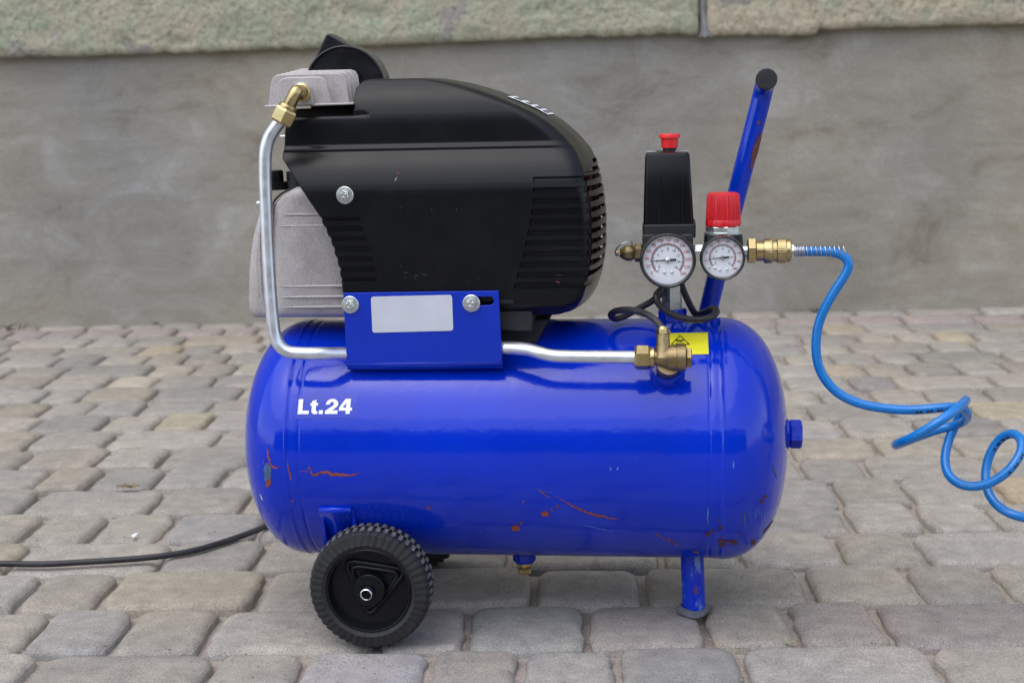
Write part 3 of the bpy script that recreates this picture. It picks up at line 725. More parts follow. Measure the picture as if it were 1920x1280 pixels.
# handle
hp = [P(1322, 612, 0.03), P(1331, 570, 0.03), P(1375, 390, 0.03), P(1420, 215, 0.03), P(1430, 175, 0.028), P(1434, 157, 0.02), P(1437, 150, 0.008), P(1437, 149, -0.004)]
hd_ = obj('handle', MB().tube(smooth_path(hp, 6), 0.0100, 32), 'blue_handle_paint', comp)
hc = P(1437, 149, -0.004)
obj('end_cap', MB().lathe([(0.0100, 0.004), (0.0106, 0.003), (0.0108, -0.002), (0.0098, -0.0036), (0.0, -0.0041)], hc, (0, 1, 0), 36), 'black_matt', hd_, ang=30)
def tube_chip(px, py, a_, b2, seed, parent, y):
    """chip lying on the handle tube, given in photo pixels"""
    A, B = P(1331, 570, 0.03), P(1420, 215, 0.03); ax = (B - A).normalized(); k = 18; rr = random.Random(seed)
    pts = []
    for i in range(k + 1):
        if i == k: dx_, dy_ = 0, 0
        else:
            q = 2 * math.pi * i / k; j = 1 + rr.uniform(-.3, .3); dx_, dy_ = a_ * j * math.cos(q), b2 * j * math.sin(q)
        ddx = dx_ - dy_ * 0.24
        q = P(px + ddx, py + dy_, 0.03); c = A + ax * (q - A).dot(ax); o = q - c; s_ = max(-.97, min(.97, o.length / 0.0102 * (1 if o.x > 0 else -1)))
        side = Vector((ax.z, 0, -ax.x)); pts.append(c + side * s_ * 0.0102 + Vector((0, -1, 0)) * math.sqrt(1 - s_ * s_) * 0.0102)
    return obj('paint_chip', MB().add(pts, [(k, i, (i + 1) % k) for i in range(k)]), 'handle_rust', parent, smooth=False)
tube_chip(1416, 283, 6, 30, 2, hd_, .03); tube_chip(1421, 230, 3, 4, 3, hd_, .03); tube_chip(1424, 193, 2, 1.6, 4, hd_, .03); tube_chip(1327, 515, 3, 6, 5, hd_, .03)

# ------------------------------------------------------------------ wheels
WR = 0.0614; wc = P(690, 1113, -0.141); WX = wc.x
def build_wheel(y_out, sgn):
    """sgn -1: outer face looks to the camera side"""
    wl = empty('wheel'); wl.parent = comp; wl.location = (WX, y_out, WR)
    ax = (0, -sgn * -1.0 if False else -sgn, 0)
    # along = distance inwards from the outer face
    seg = 240
    def mod(i, k, r, h):
        if i in (3, 4, 5, 6, 7): lug = (k % 5) in (0, 1, 2); off = 0 if lug else -0.0011; return r + off, h
        if i == 2: return r, h + (0.0 if (k % 5) in (0, 1, 2) else 0.0009)
        return r, h
    prof = [(0.0430, 0.0030), (0.0475, 0.0006), (0.0488, 0.0006), (0.0584, 0.0022), (0.0605, 0.0055), (WR, 0.010), (WR, 0.028), (0.0600, 0.033), (0.050, 0.036), (0.030, 0.036)]
    ty = obj('tyre', MB().lathe(prof, (0, 0, 0), (0, -sgn, 0), seg, mod=mod, cap0=False), 'black_rubber', wl, ang=25)
    td = MB()
    for k in range(48):
        q = 2 * math.pi * (k + .3) / 48
        for (h0, h1, dq) in ((0.0075, 0.018, 0.0), (0.0195, 0.030, 0.06)):
            rows = []
            for hh in (h0, (h0 + h1) / 2, h1):
                row = []
                for t in (-0.036, -0.030, 0, 0.030, 0.036):
                    rr_ = WR + (0.0008 if abs(t) < 0.033 else -0.0004) - (0.0012 if hh == h0 and h0 < .01 else 0); a = q + dq + t
                    row.append((rr_ * math.sin(a), -sgn * hh, rr_ * math.cos(a)))
                rows.append(row)
            td.grid(rows)
    obj('tread', td, 'dusty_rubber', wl, ang=30)
    rim = MB().lathe([(0.0435, 0.0026), (0.0425, 0.0016), (0.0408, 0.0022), (0.0400, 0.0090), (0.0392, 0.0118), (0.0200, 0.0120), (0.010, 0.0120)], (0, 0, 0), (0, -sgn, 0), 96, cap0=False, cap1=True)
    rm = obj('rim', rim, 'black_gloss' if False else 'black_plastic', wl, ang=40)
    for pts, sc3 in ((((637, 1056), (766, 1076), (687, 1172)), .93), (((651, 1070), (750, 1084), (686, 1157)), .99)):
        tri = [(P(x, y, -0.130) - P(690, 1113, -0.130)) * sc3 for x, y in pts]; path = []
        for i in range(3):
            a, b_, c = tri[i - 1], tri[i], tri[(i + 1) % 3]; e1 = (a - b_).normalized(); e2 = (c - b_).normalized()
            for t in (1, .55, .2): path.append(b_ + e1 * 0.009 * t + (e2 * 0.009 * (1 - t) * .4))
            for t in (.2, .55, 1): path.append(b_ + e2 * 0.009 * t + (e1 * 0.009 * (1 - t) * .4))
            for t in (.25, .5, .75): path.append((b_ + e2 * .009).lerp(c - e2 * .009, t))
        path = [Vector((q.x, -sgn * 0.0108, q.z)) for q in path]
        obj('rib', MB().tube(path, 0.0026, 10, closed=True), 'black_plastic', wl, ang=60)
    obj('hub', MB().lathe([(0.0168, 0.0125), (0.0166, 0.0038), (0.0158, 0.0028), (0.0090, 0.0016), (0.0078, 0.0016), (0.0072, 0.004)], (0, 0, 0), (0, -sgn, 0), 56, cap0=False), 'black_plastic', wl, ang=30)
    obj('axle_end', MB().lathe([(0.0045, 0.010), (0.0045, -0.0085), (0.0052, -0.0095), (0.0060, -0.0088), (0.0060, 0.008)], (0, 0, 0), (0, -sgn, 0), 36), 'steel', wl, ang=30)
    return wl
w1 = build_wheel(-0.141, -1); tag(w1, 'front wheel facing the camera')
w2 = build_wheel(0.141, 1); tag(w2, 'rear wheel behind the tank')
obj('axle', MB().tube([(WX, -0.10, WR), (WX, 0.10, WR)], 0.0058, 20), 'steel', comp)
for sgn in (-1, 1):
    a, b_ = P(612, 950, -0.1), P(665, 948, -0.1); c, d = P(616, 1030, -0.096), P(668, 1030, -0.096)
    # strap: flat on the tank at its top, then straight down to the axle
    prof = []
    th = [(-0.1175, TZ - 0.044), (-0.1200, TZ - 0.0465), (-0.1205, TZ - 0.049), (-0.1185, TZ - 0.052), (-0.1080, TZ - 0.066), (-0.0960, TZ - 0.083), (-0.095, WR - 0.010)]
    rows = [[(a.x - 0.003, sgn * -y if sgn > 0 else y, z) for y, z in th], [(b_.x - 0.0, sgn * -y if sgn > 0 else y, z) for y, z in th]]
    br = obj('wheel_bracket', MB().grid(rows), 'blue_tank_paint', comp, ang=40, solid=0.004)
    gus = MB()
    for xx in (a.x - 0.003, b_.x): gus.add([(xx, -sgn * -0.0 + sgn * 0.118 * 1, TZ - 0.046), (xx, sgn * 0.098, WR + 0.02), (xx, sgn * 0.06, WR + 0.03), (xx, sgn * 0.085, TZ - 0.085)], [(0, 1, 2, 3)])
    obj('gusset', gus, 'blue_tank_paint', comp, smooth=False, solid=0.003)

# ------------------------------------------------------------------ motor cover
CW = 0.098
zf = lambda py: P(860, py, -CW).z
XRT = [(143, 826), (145, 842), (149, 862), (154, 884), (160, 903), (170, 933), (183, 963), (195, 990), (208, 1016), (228, 1047), (250, 1072), (270, 1090), (290, 1105), (315, 1116), (340, 1123), (380, 1130), (420, 1134), (480, 1134), (510, 1131), (540, 1125), (565, 1117), (582, 1106), (590, 1096), (595, 1080)]
XLT = [(143, 690), (148, 678), (160, 668), (175, 665), (211.9, 662), (212.1, 537), (240, 534), (272, 533), (280, 531), (292, 529), (345, 562), (400, 598), (450, 621), (500, 636), (545, 643), (596, 646)]
XS1 = [(143, 700), (400, 672), (411, 675), (431, 681), (450, 688), (469, 693.5), (488, 699), (508, 704), (526, 706), (596, 712)]
XS2 = [(143, 760), (228, 960), (335, 1001), (385, 1000), (404, 996), (424, 993), (444, 989), (464, 984.5), (484, 980), (503, 974), (522, 969), (542, 964), (596, 960)]
def cover_w(py):
    U_ = 0.00054
    if py < 146: return 0.0510 - 0.006 * ((146 - py) / 3.0) ** 2
    if py < 235: return 0.0740 - 10.0 * ((235 - py) * U_) ** 2
    if py < 268: return 0.0740 + 0.0012 * (py - 235) / 33
    if py < 278: t = (py - 268) / 10; return 0.0752 + 0.0035 * (3 * t * t - 2 * t ** 3)
    if py < 370: return min(CW, max(0.0787, CW - 8.6 * ((370 - py) * U_) ** 2 - 0.0015 * max(0, (292 - py) / 14) ** 2))
    if py < 560: return CW
    t = (py - 560) / 36; return CW - 0.016 * t * t
GL = [(403.5, 411.3), (421.5, 431), (440.7, 449.5), (459.5, 469), (479, 488.5), (498.3, 507.6), (517.7, 525.7)]
GRV = [(334.6 + 19.66 * i, 345.2 + 19.66 * i) for i in range(11)]
HOLE = [(308, 316), (322, 331)] + [(335.5 + 19.66 * i, 344.5 + 19.66 * i) for i in range(10)]
lev = [143, 143.6, 144.5, 146, 148, 151, 155, 160, 166, 173, 181, 190, 200, 211.9, 212.1, 220, 232, 245, 258, 266, 268, 269.5, 271, 272.5, 274, 275.5, 276, 277, 279, 282, 286, 291, 298, 306, 314, 323, 332, 345, 355, 362, 370, 380, 390, 440, 470, 500, 530, 550, 556, 562, 570, 578, 585, 590, 593, 595, 596]
for a, b_ in GL + GRV + HOLE: lev += [a - 0.25, a + 0.25, b_ - 2.0, b_ + 0.1]
lev = sorted(set(round(q, 3) for q in lev))
def inany(tab, y): return any(a < y < b_ - 0.5 for a, b_ in tab)
RX, RY = 0.017, 0.013
def end_x(xr, w_, y):
    """outline of the rounded end in plan at height-slice: x for lateral y"""
    t = min(1, abs(y) / w_); return xr - 0.013 * t ** 2.2
def cover_ring(py):
    z = zf(py); w_ = cover_w(py); gl, gr = inany(GL, py), inany(GRV, py)
    xl = P(lerp_tab(XLT, py), py, -w_).x; xr = P(lerp_tab(XRT, py), py, 0.03).x + 0.003
    xa = P(lerp_tab(XS1, py), py, -w_).x; xb = P(lerp_tab(XS2, py), py, -w_).x
    ry = min(RY, w_ * .6); xe = end_x(xr, w_, w_ - ry); rx = min(RX, max(0.008, (xe - xl) * .4))
    xb = min(xb, xe - rx - 0.004); xa = min(xa, xb - 0.01); xa = max(xa, xl + 0.003); xb = max(xb, xa + 0.004)
    il, ir = (0.0036 if gl else 0), (0.0034 if gr else 0)
    pt = []
    for f_ in (0, min(.2, .0012 / max(1e-4, xa - xl)), .35, .68, 1): pt.append((xl + (xa - xl) * f_, -w_ + il))
    for i in range(9): pt.append((xa + 0.0006 + (xb - xa - 0.0012) * i / 8, -w_))
    for i in range(7): pt.append((xb + (xe - rx - xb) * i / 6, -w_ + ir))
    for i in range(1, 9):
        q = math.pi / 2 * i / 8; k = ir * (1 - i / 8 * .3); pt.append((xe - rx + (rx - k) * math.sin(q), -w_ + ry - (ry - k) * math.cos(q)))
    e0 = len(pt)
    for i in range(1, 10):
        y = (-w_ + ry) + 2 * (w_ - ry) * i / 10; pt.append((end_x(xr, w_, y) , y))
    e1 = len(pt)
    for i in range(0, 9):
        q = math.pi / 2 * (1 - i / 8); pt.append((xe - rx + rx * math.sin(q), w_ - ry + ry * math.cos(q)))
    for i in range(1, 9): pt.append((xe - rx + (xl - xe + rx) * i / 8, w_))
    return [Vector((x, y, z)) for x, y in pt], e0, e1
cv = MB(); rings = [cover_ring(py) for py in lev]; nc = len(rings[0][0])
for r in rings: cv.v += [tuple(q) for q in r[0]]
e0, e1 = rings[0][1], rings[0][2]
for i in range(len(lev) - 1):
    mid = (lev[i] + lev[i + 1]) / 2; hole = inany(HOLE, mid)
    for j in range(nc - 1):
        if j < 4 and lev[i] == 211.9: continue
        if hole and e0 - 1 <= j < e1:
            lim = 0 if mid > 330 else (2 if mid > 318 else 3)
            if e0 - 1 + lim <= j < e1 - lim: continue
        cv.f.append((i * nc + j, i * nc + j + 1, (i + 1) * nc + j + 1, (i + 1) * nc + j))
# close the top, and the underside right of the base
k = len(cv.v); cv.v += [(q.x, 0.0, rings[0][0][0].z + 0.0004) for q in rings[0][0]]
for j in range(nc - 1): cv.f.append((j, k + j, k + j + 1, j + 1))
cov = obj('motor_cover', cv, 'black_plastic', comp, ang=33, solid=0.0022)
# lines inside: stator with red windings behind the end slots
mz = zf(440); mxr = P(1085, 440, 0).x
obj('stator', MB().lathe([(0.070, -0.16), (0.072, -0.02), (0.055, -0.012), (0.030, -0.01)], (mxr, 0, mz), (1, 0, 0), 48), 'dark_inside', comp)
for i in range(9):
    q = 2 * math.pi * i / 9; obj('winding', MB().tube([(mxr - 0.006, 0.058 * math.cos(q) + 0, mz + 0.058 * math.sin(q)), (mxr + 0.007, 0.058 * math.cos(q + .3), mz + 0.058 * math.sin(q + .3)), (mxr - 0.004, 0.058 * math.cos(q + .6), mz + 0.058 * math.sin(q + .6))], 0.006, 8), 'winding_red', comp)
for i in range(6):
    y = -0.055 + 0.022 * i; obj('slot_bar', MB().box((end_x(P(1134, 440, .03).x, CW, y) - 0.006, y, mz), (0.003, 0.0022, 0.115)), 'winding_red' if i % 2 == 0 else 'dark_inside', comp, smooth=False)
# strip sticker with blocks of fine print on the sloping end
def cover_end(py, y, off):
    w_ = cover_w(py); xr = P(lerp_tab(XRT, py), py, 0.03).x + 0.003; z = zf(py)
    xr2 = P(lerp_tab(XRT, py + 1), py + 1, 0.03).x + 0.003; t = Vector((xr2 - xr, 0, zf(py + 1) - z)).normalized(); nn = Vector((-t.z, 0, t.x))
    if nn.x < 0: nn = -nn
    return Vector((end_x(xr, w_, y), y, z)) + nn * off
def end_patch(p0, p1, y0, y1, off, nu=12): return MB().grid([[cover_end(p0 + (p1 - p0) * i / nu, y0 + (y1 - y0) * j / 4, off) for j in range(5)] for i in range(nu + 1)])
st = obj('rating_sticker', end_patch(184, 221, -0.036, 0.030, 0.0007), 'print_white', cov, ang=60)
pr = MB()
for (a, b_) in ((187.5, 193.5), (197, 202), (205, 210.5), (213.5, 219)):
    for (y0, y1) in ((-0.032, -0.014), (-0.010, 0.002), (0.006, 0.025)):
        for q in range(3): pr.grid(end_patch(a + (b_ - a) * q / 3, a + (b_ - a) * (q + .62) / 3, y0, y1, 0.0012, 2).v and [[cover_end(a + (b_ - a) * (q + .62 * s_) / 3, y, 0.0012) for y in (y0, y1)] for s_ in (0, 1)])
obj('fine_print', pr, 'print_black', cov, smooth=False)
# black foot of the motor standing on the tank
x0, z1 = XZ(938, 577, -0.092); x1, z0 = XZ(997, 640, -0.080)
mbk = MB().prism([XZ(930, 566, -0.09), XZ(998, 566, -0.09), XZ(998, 622, -0.09), XZ(968, 622, -0.09), XZ(930, 618, -0.09)], -0.089, 0.08)
obj('motor_base', mbk, 'black_matt', comp, bevel=0.0015)
obj('motor_seat', MB().prism([XZ(700, 600, -0.07), XZ(1028, 600, -0.07), XZ(1005, 648, -0.07), XZ(700, 648, -0.07)], -0.06, 0.06), 'black_matt', comp, bevel=0.002)
sl_ = MB().prism([XZ(x, y, -0.0985) for x, y in ((938, 561.5), (961, 562), (964, 565), (961, 569), (938, 569))], -0.0989, -0.094); obj('slot', sl_, 'dark_inside', cov, smooth=False)

# bolts
def bolt(px, py, y, parent, r=0.0086):
    c = P(px, py, y); b0 = MB().lathe([(r, 0.0), (r, -0.0012), (r * .92, -0.0018)], c, (0, 1, 0), 36)
    b1 = MB().lathe([(r * .74, -0.0017), (r * .70, -0.0026)], c, (0, 1, 0), 36); hexa(b1, c, (0, 1, 0), r * .62, -0.0024, -0.0072, up=(random.uniform(-.5, .5), 0, 1))
    o = obj('bolt', b1, 'zinc', parent, ang=30); obj('washer', b0, 'zinc', o, ang=40)
    mk = MB()
    for i in range(3):
        q = 2.1 * i + .4; mk.lathe([(r * .16, -0.0074), (r * .11, -0.0078)], c + Vector((math.cos(q) * r * .26, 0, math.sin(q) * r * .26)), (0, 1, 0), 10)
    obj('head_mark', mk, 'steel', o)
    return o
bolt(647, 366, -CW, cov)
# scuffs on the cover
cr_ = random.Random(77)
def scuff(px, py, dx_, dy_, wd, mat):
    a = P(px, py, -cover_w(py) - 0.0003); b_ = P(px + dx_, py + dy_, -cover_w(py + dy_) - 0.0003); d = (b_ - a).normalized(); nn = Vector((-d.z, 0, d.x)) * wd
    obj('scuff', MB().add([a, a.lerp(b_, .4) + nn, b_, a.lerp(b_, .6) - nn * .8], [(0, 1, 2, 3)]), mat, cov, smooth=False)
scuff(742, 322, 8, 6, .0012, 'winding_red'); scuff(744, 332, -4, 8, .0004, 'sticker_grey')
for i in range(6): scuff(cr_.uniform(752, 800), cr_.uniform(508, 524), cr_.uniform(4, 14), cr_.uniform(-1, 3), cr_.uniform(.0001, .00025), 'grey_rubber')
for i in range(12): scuff(cr_.uniform(610, 900), cr_.uniform(380, 540), cr_.uniform(-8, 8), cr_.uniform(-5, 5), cr_.uniform(.0001, .0003), 'grey_rubber')
scuff(1040, 516, 16, -1, .0004, 'winding_red'); scuff(1042, 528, 9, 2, .0009, 'winding_red')

# ------------------------------------------------------------------ blue bracket plate
BY = -0.1035
def holed_plate(outer, holes, y0, y1):
    bm = bmesh.new(); loops = []
    for lp in [outer] + holes:
        vs = [bm.verts.new((x, y0, z)) for x, z in lp]; es = [bm.edges.new((vs[i], vs[(i + 1) % len(vs)])) for i in range(len(vs))]; loops.append(es)
    bmesh.ops.triangle_fill(bm, use_beauty=True, use_dissolve=False, edges=[e for l in loops for e in l])
    g = bmesh.ops.extrude_face_region(bm, geom=list(bm.faces))
    for v in [q for q in g['geom'] if isinstance(q, bmesh.types.BMVert)]: v.co.y = y1
    bmesh.ops.recalc_face_normals(bm, faces=bm.faces)
    me = bpy.data.meshes.new('plate'); bm.to_mesh(me); bm.free(); return me
slot = [XZ(x, y, BY) for x, y in [(885, 556.5), (918, 556), (922.5, 557.5), (925.5, 561), (926, 564), (925, 568), (922, 571), (918, 572), (885, 572.5)]]
plate_me = holed_plate([XZ(643, 549, BY), XZ(935, 545, BY), XZ(941.5, 678, BY), XZ(650, 681, BY)], [slot], BY, BY + 0.003)
plate = obj('mounting_plate', plate_me, 'blue_bracket_paint', comp, smooth=False, bevel=0.0006, bseg=2)
pa, pb2 = P(650, 681, BY), P(941.5, 678, BY); rows = []
for q in range(9):
    t = q / 8 * R_(72); dy, dz = 0.008 * (1 - math.cos(t)), -0.008 * math.sin(t)
    rows.append([(pa.x, BY + dy, pa.z + dz), (pb2.x, BY + dy, pb2.z + dz)])
rows.append([(pa.x, BY + 0.030, pa.z - 0.0135), (pb2.x, BY + 0.030, pb2.z - 0.0135)])
obj('plate_flange', MB().grid(rows), 'blue_bracket_paint', plate, ang=60, solid=0.003)
def rrect(pts, r, k=5):
    o = []; pts = [Vector(q) for q in pts]; nn = len(pts)
    for i in range(nn):
        a, b_, c = pts[i - 1], pts[i], pts[(i + 1) % nn]; e1 = (a - b_).normalized() * r; e2 = (c - b_).normalized() * r
        for j in range(k + 1):
            t = j / k; o.append((b_ + e1) * (1 - t) ** 2 + b_ * 2 * t * (1 - t) + (b_ + e2) * t * t)
    return o
ol = rrect([XZ(695.5, 556, BY), XZ(847.5, 552.5, BY), XZ(850, 619.5, BY), XZ(698.5, 623.5, BY)], 0.003)
obj('blank_sticker', MB().prism([(q.x, q.y) for q in ol], BY - 0.0005, BY - 0.0001), 'sticker_grey', plate, smooth=False)
bolt(657, 571, BY, plate); bolt(884, 568.5, BY, plate)

# ------------------------------------------------------------------ crankcase, cylinder, head
cy = -0.062
def dens0(*pts, step=14):
    o = []; pts = list(pts)
    for a, b_ in zip(pts, pts[1:] + pts[:1]):
        a, b_ = Vector(a), Vector(b_); k = max(1, int((b_ - a).length / step)); o += [tuple(a.lerp(b_, i / k)) for i in range(k)]
    return o
body = [XZ(x, y, cy) for x, y in dens0((509, 597), (509, 408), (511, 392), (517, 379), (527, 367), (540, 358), (552, 352), (640, 349), (655, 349), (655, 597))]
def puff(outl, y0, y1, r):
    cx_ = sum(q[0] for q in outl) / len(outl); xs_ = [q[0] for q in outl]; zs_ = [q[1] for q in outl]
    cx_, cz_ = (min(xs_) + max(xs_)) / 2, (min(zs_) + max(zs_)) / 2; hx, hz = (max(xs_) - min(xs_)) / 2, (max(zs_) - min(zs_)) / 2
    rows = []
    for sgn, yy, seq in ((1, y0, range(0, 9)), (-1, y1, range(8, -1, -1))):
        for i in seq:
            q = math.pi / 2 * i / 8; d = r * (1 - math.sin(q)); y = yy + sgn * r * .8 * (1 - math.cos(q))
            rows.append([(cx_ + (x - cx_) * (1 - d / hx), y, cz_ + (z - cz_) * (1 - d / hz)) for x, z in outl])
    mb = MB(); k = len(outl); mb.grid(rows, closed=True)
    # gently crowned faces
    for base, yy in ((0, y0 - .0025), ((len(rows) - 1) * k, y1 + .0025)):
        ring = [mb.v[base + i] for i in range(k)]; o = len(mb.v)
        mb.v += [(cx_ + (x - cx_) * .55, yy, cz_ + (z - cz_) * .55) for x, y, z in ring]
        for i in range(k): mb.f.append((base + i, base + (i + 1) % k, o + (i + 1) % k, o + i))
        mb.f.append(tuple(range(o, o + k)))
    return mb
cc = obj('crankcase', puff(body, cy, -cy, 0.012), 'cast_aluminium', comp, ang=50)
endp = [XZ(x, y, cy) for x, y in dens0((508, 597), (508, 384), (501, 385), (494, 389), (488, 396), (482, 411), (476, 429), (471.5, 449), (468, 472), (465.5, 497), (464, 522), (463.3, 545), (463.3, 566), (464.3, 582), (467, 591), (471, 595.5), (477, 597))]
obj('end_cover', puff(endp, cy - 0.001, -cy, 0.010), 'cast_aluminium', cc, ang=50)
gk = [P(x, y, cy - 0.0012) for x, y in ((509.5, 420), (509.5, 392), (512, 381), (519, 371), (531, 361), (545, 354.5))]
obj('gasket', MB().tube(smooth_path(gk, 4), 0.0011, 8), 'black_matt', cc)
for (y_, xa) in ((402.5, 527), (424, 524), (537, 525), (557, 525), (576, 528)):
    a, b_ = P(xa, y_, cy - .0016), P(650, y_ - 1.5, cy - .0016); pts = [a.lerp(b_, i / 6) for i in range(7)]
    obj('rib', MB().tube(pts, [0.0003, 0.0010, 0.0014, 0.0016, 0.0016, 0.0016, 0.0016], 8), 'cast_aluminium', cc)
of = P(518, 352, -0.03)
obj('oil_plug', MB().lathe([(0.0115, -0.002), (0.0115, 0.006), (0.0082, 0.0065), (0.0078, 0.017), (0.0066, 0.018)], of, (0, 0, 1), 28, mod=lambda i, k, r, h: (r * (1 if k % 4 < 2 or i < 2 else .93), h)), 'black_plastic', cc, ang=30)
obj('breather_boss', MB().lathe([(0.013, -0.004), (0.013, 0.006), (0.011, 0.0065), (0.011, 0.016)], P(558, 350, -0.02), (0, 0, 1), 28), 'aged_brass' if False else 'black_matt', cc)
obj('case_screw', MB().lathe([(0.0025, 0.004), (0.0028, -0.003), (0.0018, -0.0045)], P(489, 381, -0.05), (1, 0, 0), 12), 'zinc', cc)
obj('side_screw', MB().lathe([(0.0018, 0.012), (0.0018, -0.001), (0.0012, -0.002)], P(529, 256, -0.06), (1, 0, 0), 12), 'zinc', cov)
obj('cylinder', MB().prism([XZ(545, 205, -0.05), XZ(662, 199, -0.05), XZ(700, 350, -0.05), XZ(575, 352, -0.05)], -0.052, 0.05), 'dark_inside', comp, bevel=0.006)
head = empty('cylinder_head'); head.parent = comp
fl = [XZ(498, 197.5, -0.07), XZ(664, 192, -0.07), XZ(664, 196.5, -0.07), XZ(498, 202, -0.07)]
obj('flange', MB().prism(fl, -0.074, 0.055), 'cast_aluminium', head, bevel=0.001)
hb = [XZ(512, 199, -0.05), XZ(520, 165, -0.05), XZ(628, 160, -0.05), XZ(640, 194, -0.05)]
obj('core', MB().prism(hb, -0.047, 0.05), 'cast_aluminium', head, bevel=0.004)
# fin outlines traced on the plane of each fin; every fin is a plate of its own
for k in range(7):
    y = -0.071 + 0.0185 * k
    if k == 0: q = [(517.5, 200), (520, 162), (523, 152), (531, 146.5), (545, 145), (592, 143.8), (604, 145.5), (611, 152), (621.5, 193.5)]
    else:
        rise = [0, 0, 1.4, 2.6, 3.8, 5.0, 6.2, 7.4, 8.6][k]
        # same cast shape, pushed back: left side fixed in the frame of the machine
        base = [(500, 199.5), (505.5, 156), (509, 146), (516, 140.5), (532, 139.5), (632, 137.3), (641, 140), (646.5, 149), (654, 193.0)]
        dz = 0.0015 * (k - 1); f1_ = [P(a, b_, -0.0572) for a, b_ in base]
        o3 = [(v.x, v.z + (dz if i not in (0, 8) else 0)) for i, v in enumerate(f1_)]
        obj('fin', MB().prism(o3, y, y + 0.0026), 'cast_aluminium', head, bevel=0.0007, bseg=2); continue
    obj('fin', MB().prism([XZ(a, b_, y) for a, b_ in q], y, y + 0.0045), 'cast_aluminium', head, bevel=0.0008, bseg=2)
bo = [P(566, 173, -0.076)]; bs_ = [XZ(x, y, -0.074) for x, y in ((546, 198), (547, 172), (552, 160), (562, 154), (573, 155), (583, 164), (587, 178), (588.5, 196.5))]
obj('port_boss', MB().prism(bs_, -0.0775, -0.066), 'cast_aluminium', head, bevel=0.0015)
# ------------------------------------------------------------------ discharge pipe
pipe = empty('discharge_pipe'); pipe.parent = comp
ec = P(566, 174, -0.079)
obj('elbow_collar', MB().lathe([(0.0088, 0.003), (0.0088, -0.002), (0.0075, -0.003)], ec, (0, 1, 0), 32), 'brass', pipe, ang=35)
ea = [ec, ec + Vector((-.0005, -0.010, -0.0005)), P(556, 172, -0.097), P(549, 184, -0.0995), P(540, 203, -0.100)]
obj('elbow', MB().tube(smooth_path(ea, 6), 0.0064, 24), 'brass', pipe, ang=50)
na = P(544, 194, -0.100); nb = P(526, 232, -0.101); ax = (nb - na).normalized(); L = (nb - na).length
nm = MB().lathe([(0.0088, 0.002), (0.0096, 0.004), (0.0096, 0.006)], na, ax, 32); hexa(nm, na, ax, 0.0117, 0.006, L * .98, up=(0.2, -1, 0))
obj('pipe_nut', nm, 'brass', pipe, ang=28)
PIPE = [(530, 222, -.101), (517, 238, -.102), (505, 258, -.103), (498, 285, -.104), (497, 330, -.105), (499.5, 400, -.107), (503, 480, -.109), (508, 560, -.112), (512, 604, -.113), (516, 630, -.114), (525, 648, -.115), (540, 659, -.115), (560, 662, -.115), (600, 662.5, -.114), (660, 662.5, -.0945), (720, 660, -.094), (860, 654, -.094), (930, 652, -.0945), (950, 652, -.0965), (970, 653, -.101), (990, 655, -.107), (1012, 661, -.113), (1032, 666, -.115), (1060, 668, -.116), (1120, 669, -.117), (1196, 670, -.118)]
obj('pipe', MB().tube(smooth_path([P(*q) for q in PIPE], 6), 0.0064, 20), 'aluminium_tube', pipe, ang=60)
# ------------------------------------------------------------------ check valve
cvv = empty('check_valve'); cvv.parent = comp
vy = -0.118; vx0 = P(1190, 670, vy); vxx = Vector((1, 0, -0.01)).normalized()
nm = MB(); hexa(nm, vx0, vxx, 0.0118, 0.0, 0.0150, up=(0, -1, .55)); nm.lathe([(0.0098, 0.015), (0.0102, 0.016), (0.0102, 0.0185), (0.008, 0.019)], vx0, vxx, 30)
obj('inlet_nut', nm, 'brass', cvv, ang=28)
vb = MB().lathe([(0.0070, 0.018), (0.0072, 0.022), (0.0100, 0.030), (0.0118, 0.034), (0.0120, 0.040), (0.0128, 0.0405), (0.0128, 0.0485), (0.011, 0.0495)], vx0, vxx, 40)
bp = P(1243, 655, vy + 0.002); tp = P(1243, 626, vy + 0.006)
vb.tube([bp - (tp - bp) * .6, bp, bp.lerp(tp, .6), tp], [0.0100, 0.0072, 0.0064, 0.0062], 28)
sb = P(1254, 680, vy); st_end = pbung + bn_ * 0.012
vb.tube([sb, sb.lerp(st_end, .45), sb.lerp(st_end, .75), st_end], [0.0118, 0.0116, 0.0110, 0.0108], 28)
obj('valve_body', vb, 'aged_brass', cvv, ang=40)
cp = MB(); hexa(cp, vx0, vxx, 0.0105, 0.0495, 0.0545, up=(0, -1, .2)); obj('valve_cap', cp, 'aged_brass', cvv, ang=28)
nn = MB(); hexa(nn, tp, (tp - bp), 0.0072, -0.001, 0.0045); nn.lathe([(0.0052, 0.0045), (0.0045, 0.007)], tp, (tp - bp), 20); obj('hose_nut', nn, 'brass', cvv, ang=28)
# ------------------------------------------------------------------ pressure switch and manifold
psw = empty('pressure_switch'); psw.parent = comp
fy = -0.052; by_ = 0.018
def loft_box(rows_):   # rows_: [(z, x0, x1, y0, y1, r)]
    mb = MB(); rr = []
    for z, x0, x1, y0, y1, r in rows_:
        ring = []
        for (cx_, cy_, a0) in ((x1 - r, y1 - r, 0), (x0 + r, y1 - r, 90), (x0 + r, y0 + r, 180), (x1 - r, y0 + r, 270)):
            for k in range(5): q = R_(a0 + 90 * k / 4); ring.append((cx_ + r * math.cos(q), cy_ + r * math.sin(q), z))
        rr.append(ring)
    mb.grid(rr, closed=True); o = len(mb.v) - len(rr) * 20
    mb.f.append(tuple(o + k for k in range(20))[::-1]); mb.f.append(tuple(o + (len(rr) - 1) * 20 + k for k in range(20)))
    return mb
xt0, zt = XZ(1208.5, 287, fy); xt1, _ = XZ(1294, 287, fy); xb0, zb_ = XZ(1206, 424, fy); xb1, _ = XZ(1301, 424, fy)
